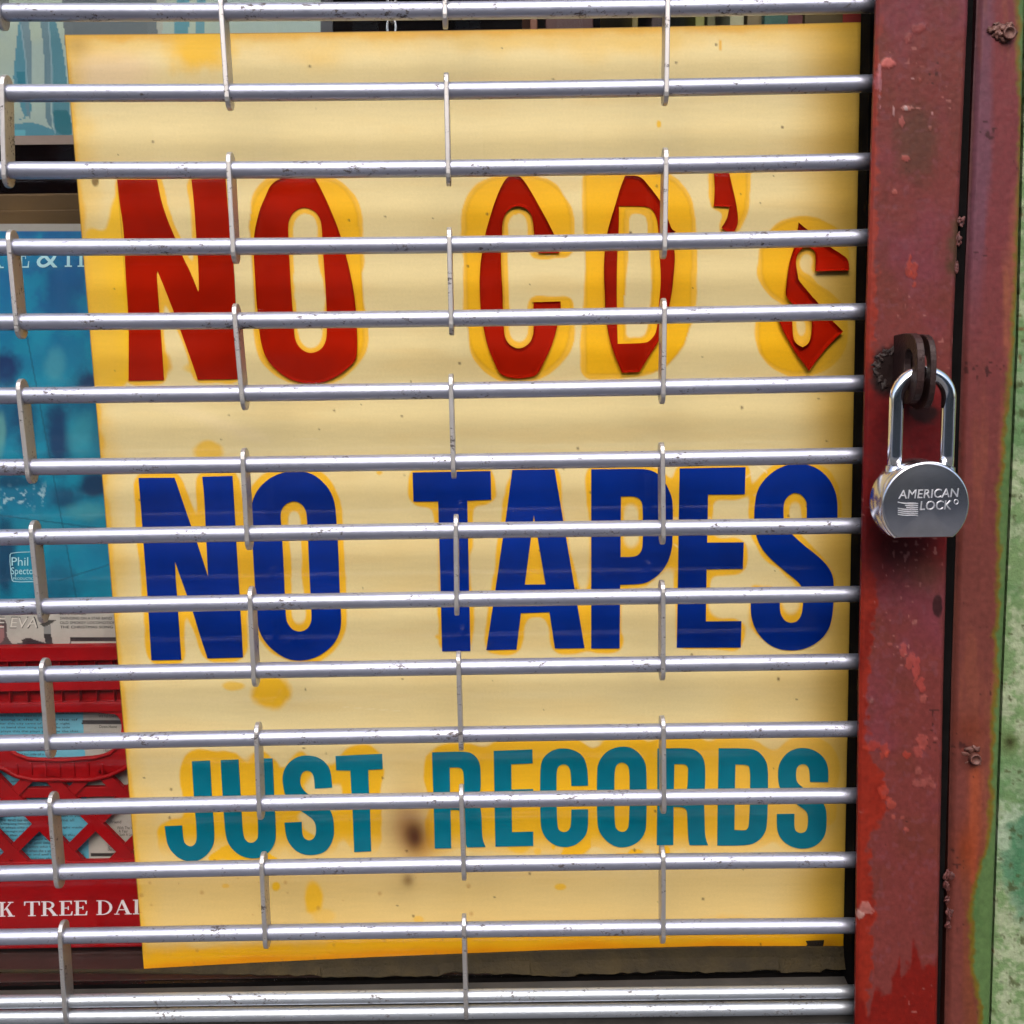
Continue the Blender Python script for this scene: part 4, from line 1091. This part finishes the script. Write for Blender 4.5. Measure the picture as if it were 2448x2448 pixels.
# hanging record top left: pale green card with teal drapery shapes (its art is only hinted at)
def cover_a(X, Y):
    c = np.ones(X.shape + (3,)) * lin(196, 216, 198)
    c = mix(c, lin(178, 206, 208), ss(0.4, 0.7, fbm(X, Y, 120, 110)) * 0.6)
    for pts, cc in [([(45,50),(52,50),(75,250),(75,270),(60,282),(28,290),(26,298),(70,292),(98,298),(130,312),(130,330),(26,330),(26,290),(60,284),(52,262),(32,200),(32,170)], (60,150,178)),
                    ([(45,40),(68,40),(78,130),(76,215),(70,240),(72,285),(60,265),(64,200),(62,140)], (112,150,168)),
                    ([(95,40),(112,40),(124,120),(124,200),(120,250),(126,310),(108,290),(108,210),(104,110)], (96,140,160)),
                    ([(112,40),(130,40),(152,120),(165,240),(172,325),(132,325),(124,270),(126,180),(120,100)], (52,140,164)),
                    ([(128,265),(160,262),(172,290),(172,320),(150,324),(130,310)], (0,122,140)),
                    ([(40,172),(62,172),(60,200),(42,200)], (0,134,160)),
                    ([(148,-20),(395,-20),(385,110),(155,110)], (92,104,116)),
                    ([(375,-20),(398,-20),(386,90),(376,90)], (200,205,190)),
                    ([(424,-20),(455,-20),(450,90),(415,90)], (70,160,184)),
                    ([(470,-20),(492,-20),(488,90),(468,90)], (90,164,186)),
                    ([(26,312),(60,312),(60,330),(26,330)], (110,200,220))]:
        c = poly_paint(c, X, Y, pts, cc, 0.9)
    for pts in [[(50,60),(62,150),(66,240)], [(116,50),(124,160),(124,280),(132,320)]]:
        xl_ = np.interp(Y, [p[1] for p in pts], [p[0] for p in pts])
        c = mix(c, lin(170, 205, 215), ss(2.5, 0.8, np.abs(X - xl_)) * ((Y > pts[0][1]) & (Y < pts[-1][1])) * 0.7)
    c = mix(c, lin(60, 66, 78), ((X > 765) & (Y < 200)).astype(float))
    return c * 0.62
ra = px_plate('record_sleeve', M['print'], [(-560, -170, 795), (330, -170, 795)], 0.10, 320, 300, cover_a, 0.003)
tag(ra, 'pale green and teal record sleeve hanging at the top left', 'record sleeve')
V = []
e0, e1 = P(-175, 327, 0.0985), P(400, 342, 0.0985)
eb = box('plastic_edge', (e0.x, 0.0985, e1.z), (P(800, 327, .0985).x, 0.0995, e0.z), mat_plain('plastic sleeve edge', lin(140, 124, 116), 0.25, 0, 60, 0.1, 0.0), ra)

# blue record: mottled blue card with soft darker shapes, a generic stand-in for its cover photograph
def cover_b(X, Y):
    n1_ = fbm(X, Y, 130, 120); n2_ = fbm(X, Y, 40, 121); n3_ = fbm(X, Y, 10, 122)
    c = np.ones(X.shape + (3,)) * lin(0, 124, 176)
    c = mix(c, lin(0, 92, 158), ss(0.4, 0.6, n1_) * ss(820, 560, Y) * 0.8)
    c = mix(c, lin(0, 140, 168), ss(700, 1000, Y) * 0.7)
    c = mix(c, lin(0, 156, 190), ss(0.45, 0.7, n2_) * 0.5)
    for (x, y, rx, ry, cc, am) in [(150,700,70,110,(0,80,140),.6),(170,620,50,60,(0,100,165),.5),(10,885,45,55,(0,52,110),.85),(5,980,60,90,(0,96,140),.7),(60,1010,30,80,(0,64,112),.6),(215,945,60,70,(0,56,104),.85),(215,1000,62,60,(0,120,160),.7),
            (140,1050,34,110,(0,58,108),.8),(195,1040,44,60,(60,165,185),.55),(240,1050,34,50,(20,120,150),.6),(150,1190,48,44,(0,72,112),.8),(225,1160,50,36,(0,58,100),.85),(60,1180,120,40,(10,110,150),.6),(40,1150,70,20,(0,50,90),.6),(200,1225,70,26,(70,160,176),.6),
            (10,1330,30,120,(0,66,104),.8),(100,1260,70,40,(40,150,176),.5),(140,1400,60,60,(0,80,120),.5),(240,1330,80,50,(0,130,176),.5),(95,800,30,60,(30,160,196),.4),(130,880,30,50,(90,180,196),.4),(0,1040,16,60,(120,190,180),.5)]:
        d = np.hypot((X - x) / rx, (Y - y) / ry) + (n2_ - .5) * 0.6 + (n3_ - .5) * 0.25
        c = mix(c, lin(*cc), ss(1.2, 0.35, d) * min(1, am * 1.2))
    sp_ = ss(0.62, 0.72, n3_) * np.exp(-((Y - (1195 - X * 0.1)) / 22) ** 2) * (X < 110)
    c = mix(c, lin(190, 225, 235), sp_ * 0.8)
    for (xa, ya, xb_, yb_) in [(62, 790, 190, 1470), (0, 1232, 330, 1275), (140, 1388, 330, 1328)]:
        if abs(yb_ - ya) > abs(xb_ - xa):
            dd = np.abs(X - (xa + (Y - ya) * (xb_ - xa) / (yb_ - ya))) + 1000 * ((Y < ya) | (Y > yb_))
        else:
            dd = np.abs(Y - (ya + (X - xa) * (yb_ - ya) / (xb_ - xa))) + 1000 * ((X < xa) | (X > xb_))
        c = mix(c, lin(0, 70, 100), ss(2.4, 0.8, dd) * 0.6)
    c = c * 0.8
    c = mix(c, lin(150, 147, 142), (Y < 554 - (X - 0) * 0.008).astype(float))
    return c
BY = 0.122
rb = px_plate('record_sleeve', M['print'], [(535, -590, 345), (1432, -540, 360)], BY, 330, 330, cover_b, 0.003)
tag(rb, 'mottled blue record sleeve with pale lettering left of the sign', 'record sleeve')
def serif(letter):
    """a slab serif capital in a unit-high box: list of loops groups, width"""
    st = 0.17; se = 0.06
    R = lambda x0, y0, x1, y1: [(x0, y0), (x1, y0), (x1, y1), (x0, y1)]
    if letter == 'I': return [[R(.10, 0, .10 + st, 1)], [R(0, 0, .37, se)], [R(0, 1 - se, .37, 1)]], .37
    if letter == 'T': return [[R(.34, 0, .34 + st, 1)], [R(.22, 0, .63, se)], [R(0, 1 - se, .85, 1)], [[(0, .72), (.05, .72), (.09, .95), (0, .95)]], [[(.85, .72), (.80, .72), (.76, .95), (.85, .95)]]], .85
    if letter == 'E': return [[R(.10, 0, .10 + st, 1)], [R(0, 0, .70, se)], [R(0, 1 - se, .68, 1)], [R(.2, .48, .50, .54)], [R(.46, .38, .51, .64)], [[(.72, .28), (.67, .28), (.60, .05), (.70, 0)]], [[(.68, .76), (.63, .76), (.57, .95), (.68, .98)]]], .72
    if letter == 'K': return [[R(.10, 0, .10 + st, 1)], [R(0, 0, .37, se)], [R(0, 1 - se, .37, 1)], [[(.26, .42), (.62, .96), (.70, .96), (.36, .44)]], [R(.50, 1 - se, .80, 1)], [[(.36, .58), (.48, .62), (.78, .04), (.58, .04)]], [R(.50, 0, .88, se)]], .88
    if letter == 'R' or letter == 'D':
        g = [[R(.10, 0, .10 + st, 1)], [R(0, 0, .37, se)]]
        cy, ry = (.735, .265) if letter == 'R' else (.5, .5)
        rx = .36 if letter == 'R' else .52
        x0 = .35 if letter == 'R' else .33
        arc = [(x0 + rx * math.sin(math.pi * k / 16), cy + ry * math.cos(math.pi * k / 16)) for k in range(17)]
        arci = [(x0 + (rx - .15) * math.sin(math.pi * k / 16), cy + (ry - .06) * math.cos(math.pi * k / 16)) for k in range(16, -1, -1)]
        g.append([[(0, 1)] + arc + ([(0.2, cy - ry)] if letter == 'R' else [(0.0, 0.0)]) + ([(0.2, cy - ry + .06)] if letter == 'R' else [(0.0, se)]) + arci + [(0, 1 - se)]])
        if letter == 'R':
            g.append([[(.36, .50), (.54, .52), (.84, .04), (.64, .04)]]); g.append([R(.60, 0, .90, se)])
        return g, (.90 if letter == 'R' else .88)
    if letter == 'A': return [[[(.40, 1), (.50, 1), (.86, .04), (.66, .04), (.40, .80)]], [[(.40, 1), (.44, .88), (.16, .04), (.09, .04)]], [R(0, 0, .28, se)], [R(.56, 0, .94, se)], [R(.22, .30, .62, .36)]], .94
def serif_text(name, s, x0, x1, yb, yt, Y, mat, parent, slope=0.0, gap=0.10):
    tot = 0; items = []
    for ch_ in s:
        if ch_ == ' ': tot += 0.42; continue
        g, w = serif(ch_); items.append((g, tot)); tot += w + gap
    sc = (x1 - x0) / tot
    V, Fc = [], []
    kz = 0
    for g, ox in items:
        for loops in g:
            kz += 1
            lps = [[(x0 + (ox + p[0]) * sc, yb + (yt - yb) * p[1] + slope * (ox + p[0]) * sc) for p in lp_] for lp_ in loops]
            tri = tessellate_polygon([[Vector((p[0], p[1], 0)) for p in lp_] for lp_ in lps])
            o0 = len(V)
            for p in lps[0]:
                q = P(p[0], p[1], Y); V.append((q.x, q.y - 0.0004 - 0.00002 * (kz % 9), q.z))
            Fc += [tuple(o0 + q for q in t) for t in tri]
    return from_vf(name, V, Fc, mat, parent)
serif_text('lettering', 'E', 44, 74, 640, 585, BY, M['pale_ink'], rb)
px_text('lettering', '&', 88, 138, 585, 640, BY, M['pale_ink'], rb)
serif_text('lettering', 'TI', 146, 206, 638, 585, BY, M['pale_ink'], rb)
serif_text('lettering', 'K', -40, 15, 641, 586, BY, M['pale_ink'], rb)
px_text('lettering', 'Phil', 28, 68, 1332, 1352, BY, M['pale_ink'], rb)
px_text('lettering', 'Spector', 27, 88, 1356, 1378, BY, M['pale_ink'], rb)
px_text('lettering', 'PRODUCTION', 32, 88, 1380, 1386, BY, M['pale_ink'], rb)
fr_out = smooth_poly([(22,1328),(28,1320),(92,1318),(98,1324),(102,1384),(96,1391),(34,1392),(27,1386)], 1)
px_poly('lettering', [fr_out, inset(fr_out, 1.6)], BY, 0.0003, M['pale_ink'], rb)

# cream record standing in the crate
WYr = 0.0965
def cover_c(X, Y):
    n1_ = fbm(X, Y, 60, 130); n2_ = fbm(X, Y, 14, 131)
    c = np.ones(X.shape + (3,)) * lin(206, 200, 190)
    c = mix(c, lin(186, 180, 172), ss(.45, .7, n1_) * .6)
    blue = ((Y > 1640) & (X < 198 + (Y - 1700) * 0.045)).astype(float)
    c = mix(c, lin(92, 192, 222), blue * 0.95)
    c = mix(c, lin(150, 210, 228), blue * ss(.5, .75, n1_) * .4)
    for pts, cc in [([(-10,1480),(12,1482),(18,1500),(14,1520),(30,1540),(58,1535),(70,1530),(95,1535),(122,1540),(127,1548),(120,1553),(20,1556),(-10,1556)], (84,62,66)),
                    ([(52,1530),(66,1523),(90,1532),(122,1540),(126,1552),(60,1554)], (44,20,28)),
                    ([(104,1516),(122,1516),(128,1548),(112,1548)], (40,30,36)),
                    ([(-10,1490),(10,1496),(12,1530),(-10,1545)], (170,120,120)),
                    ([(95,1492),(112,1482),(135,1482),(120,1492),(108,1500)], (60,60,56)),
                    ([(104,1498),(122,1494),(122,1516),(106,1516)], (150,150,148))]:
        c = poly_paint(c, X, Y, pts, cc, 0.95)
    for (y0, y1) in [(1524, 1533), (1722, 1732), (2040, 2048)]:
        m_ = ((Y > y0) & (Y < y1) & (X > (167 if y0 < 1600 else 196 if y0 < 2000 else 217))).astype(float)
        c = mix(c, lin(56, 48, 46), m_)
    c = mix(c, lin(70, 60, 60), ((np.abs(X - 168) < 1.2) & (Y > 1524) & (Y < 1560)).astype(float))
    return c * 0.72
rc = px_plate('record_sleeve', M['print'], [(1438, -530, 375), (2262, -490, 395)], WYr, 420, 420, cover_c, 0.003)
tag(rc, 'cream and light blue record sleeve standing inside the red crate', 'record sleeve')
px_text('lettering', 'E EVA', -8, 92, 1474, 1502, WYr, M['dark_ink'], rc, 0.0003, 0, 4)
px_text('lettering', 'E EVA', -5.5, 89.5, 1476, 1500, WYr, mat_plain('cream letter fill', lin(204, 198, 188), 0.6, 0, 60, 0.1, 0.0), rc, 0.0005, 0, 4)
for (s, y, x1) in [("LET'S TOWER", 1468, 206), ('SWINGING ON A STAR BAND', 1479, 268), ('OLD SMOKEY LOCOMOTION', 1489.5, 278), ('THE CHRISTMAS SONG', 1500, 270)]:
    px_text('lettering', s, 144, x1, y - 4.5, y + 2, WYr, M['dark_ink'], rc)
WORDS = 'the record and the song was made with a band in the city of the sound that you hear on this side when the night is long and the music plays for all who came to dance'.split()
rw = random.Random(5)
def words(n):
    return ' '.join(rw.choice(WORDS) for _ in range(n))
y = 1704
while y < 2062:
    if not (1812 < y < 1862):
        px_text('lettering', words(9), -20 + rw.uniform(0, 6), 186 + (y - 1704) * 0.045 - rw.choice([0, 0, 20, 60]), y - 5, y + 1.5, WYr, M['dark_ink'], rc)
    y += 9.2
for (s, xa, xb_, y) in [('Brooklyn Band', 236, 280, 1700), ('Breaking Out', 236, 272, 1706), ('Will You Love Me', 236, 284, 1713), ('Down Home', 238, 280, 1738), ('Old Broadway', 240, 276, 1788), ('I Know', 248, 266, 1795), ('Friend', 265, 290, 1966), ('With The Wind', 280, 330, 1980), ('A Year', 284, 306, 1988), ('Such A Love', 286, 322, 1996), ('Two', 258, 268, 2024), ('Out Loud', 258, 282, 2031), ('There', 262, 276, 2056), ('Now', 290, 300, 2064)]:
    px_text('lettering', s, xa, xb_, y - 5, y + 2, WYr, M['dark_ink'], rc)

# red milk crate
KY = 0.086
cr = empty('milk_crate', P(100, 2264, KY), 'red plastic milk crate with white lettering left of the sign', 'milk crate')
KX0, KX1 = -520, 395
def kbox(name, x0, x1, y0, y1, Ya, Yb, bev=0.0006):
    a = P(x0, y0, Ya); b_ = P(x1, y1, Ya)
    return box(name, (a.x, Ya, b_.z), (b_.x, Yb, a.z), M['crate'], cr, bev)
kbox('rim', KX0, KX1, 1556, 1577, KY, KY + 0.012)
for (y0, y1) in ((1612, 1648), (1690, 1700)): kbox('rim_rail', KX0, KX1, y0, y1, KY, KY + 0.010)
kbox('rim_backing', KX0 + 4, KX1 - 4, 1572, 1695, KY + 0.007, KY + 0.0095)
nrib = 22
for k in range(nrib + 1):
    x = KX0 + (KX1 - KX0) * k / nrib
    kbox('rib', x - 4.5, x + 4.5, 1574, 1694, KY + 0.0008, KY + 0.0075, 0.0004)
# panel round the hand hole: side cheeks and a curved lip below it
hole = smooth_poly([(-220, 1698), (270, 1698), (292, 1712), (296, 1740), (286, 1775), (262, 1797), (225, 1808), (70, 1812), (40, 1800), (10, 1780), (-225, 1775)], 2)
lipo = [(KX0, 1694), (KX1, 1694), (KX1, 1800), (330, 1815), (300, 1838), (262, 1856), (220, 1866), (80, 1866), (40, 1856), (10, 1838), (-30, 1820), (KX0, 1820)]
px_poly('hand_hole_panel', [smooth_poly(lipo, 2, 40), hole], KY + 0.006, 0.0045, M['crate'], cr)
for k in range(7):     # little ribs of the curved lip
    x = 40 + k * 34
    kbox('rib', x - 3.5, x + 3.5, 1822 + abs(k - 3) * 1.5, 1860 - abs(k - 3) * 2.5, KY + 0.0003, KY + 0.003, 0.0003)
tube('lip_bead', [P(x, y, KY + 0.001) for x, y in [(-60, 1775), (10, 1783), (40, 1804), (70, 1815), (150, 1818), (225, 1812), (262, 1802), (290, 1778), (300, 1740)]], 0.0016, M['crate'], cr, 10)
tube('lip_bead', [P(x, y, KY + 0.001) for x, y in [(-60, 1818), (10, 1838), (40, 1855), (80, 1864), (220, 1864), (262, 1854), (300, 1836), (330, 1815)]], 0.0018, M['crate'], cr, 10)
# diagonal lattice
def strip(x0, y0, x1, y1, w, Yb):
    lo, hi = KX0 + 12, KX1 - 12
    if max(x0, x1) < lo + 20 or min(x0, x1) > hi - 20: return
    def cut(xa, ya, xb, yb):
        xc = min(max(xa, lo), hi)
        return xc, ya + (yb - ya) * (xc - xa) / (xb - xa)
    a = Vector(cut(x0, y0, x1, y1)); b_ = Vector(cut(x1, y1, x0, y0)); d = (b_ - a).normalized(); nn = Vector((-d.y, d.x)) * w / 2
    px_poly('lattice_strip', [[tuple(a + nn), tuple(b_ + nn), tuple(b_ - nn), tuple(a - nn)]], Yb, 0.005, M['crate'], cr)
for k in range(-6, 5):
    x = 32 + k * 133.5
    strip(x - 58, 1838, x + 188, 2084, 25, KY + 0.0065)
    strip(x + 133.5 - 186, 2084, x + 133.5 + 60, 1838, 25, KY + 0.0072)
kbox('lattice_rail', KX0, KX1, 1893, 1903, KY + 0.004, KY + 0.009)
bpn = kbox('base_panel', KX0, KX1, 2070, 2252, KY, KY + 0.006, 0.001)
kbox('base_bead', KX0, KX1, 2248, 2263, KY - 0.002, KY + 0.006, 0.001)
kbox('side_post', KX1 - 14, KX1, 1694, 2080, KY + 0.0005, KY + 0.02)
kbox('side_post', KX0, KX0 + 14, 1694, 2080, KY + 0.0005, KY + 0.02)
a = P(KX0, 1560, KY); b_ = P(KX1, 2262, KY)
box('side_panel', (b_.x - 0.004, KY + 0.012, b_.z), (b_.x, KY + 0.30, a.z), M['crate'], cr)
box('side_panel', (a.x, KY + 0.012, b_.z), (a.x + 0.004, KY + 0.30, a.z), M['crate'], cr)
serif_text('lettering', 'K TREE DAI', -3, 338, 2191, 2156, KY, M['white_ink'], bpn, -0.018, 0.07)

# spines and edges of records standing in a row behind the sign's top edge
SPN = [(1262, 1288, (104, 56, 30)), (1300, 1420, (60, 12, 10)), (1516, 1530, (96, 84, 30)), (1560, 1600, (40, 16, 20)), (1672, 1688, (110, 112, 44)), (1700, 1712, (70, 70, 30)), (1752, 1776, (150, 150, 120)), (1800, 1832, (96, 84, 52)), (1836, 1880, (18, 74, 62)), (1884, 1930, (80, 14, 18)), (1936, 2010, (76, 62, 28)), (2018, 2078, (120, 20, 14))]
DESC = ['thin brown record spine', 'broad dark maroon record edge', 'thin olive record spine', 'dark plum record edge', 'thin yellow green record spine', 'narrow dull olive record spine', 'pale grey record spine', 'tan record edge', 'dark teal record edge', 'dark crimson record edge', 'broad olive brown record edge', 'red record edge nearest the guide channel']
YS = 0.085
for (xa, xb_, cc), ds in zip(SPN, DESC):
    p0 = P(xa, -500, YS); p1 = P(xb_, 330, YS)
    o = box('record_spine', (p0.x, YS + random.uniform(0, 0.02), p1.z), (p1.x, YS + 0.3, p0.z), mat_plain(ds, lin(*cc), 0.5, 0, 40, 0.25, 0.1), None, 0.0008)
    tag(o, ds + ' above the top edge of the sign', 'record', 'records standing in a row behind the sign')
p0 = P(1240, 331, YS); p1 = P(2090, 345, YS)
tag(box('record_ledge', (p0.x, YS - 0.004, p1.z), (min(p1.x, 0.275), 0.94, p0.z), M['wood']), 'brown ledge under the row of records behind the sign', 'ledge')

# chain hanging down behind the sign
cn = empty('hanging_chain', P(936, 0, 0.066), 'bright steel chain hanging behind the top edge of the sign', 'chain')
for k in range(9):
    c0 = P(936 + (k % 2), -150 + k * 36, 0.066)
    pts = []
    hh, ww = 0.0075, 0.0032
    for q in range(17):
        t = 2 * math.pi * q / 16
        ox, oz = ww * math.cos(t), hh * math.sin(t)
        pts.append((c0.x + (ox if k % 2 == 0 else ox * 0.25), c0.y + (0 if k % 2 == 0 else ox), c0.z + oz))
    tube('chain_link', pts, 0.0011, M['chain'], cn, 10, False)
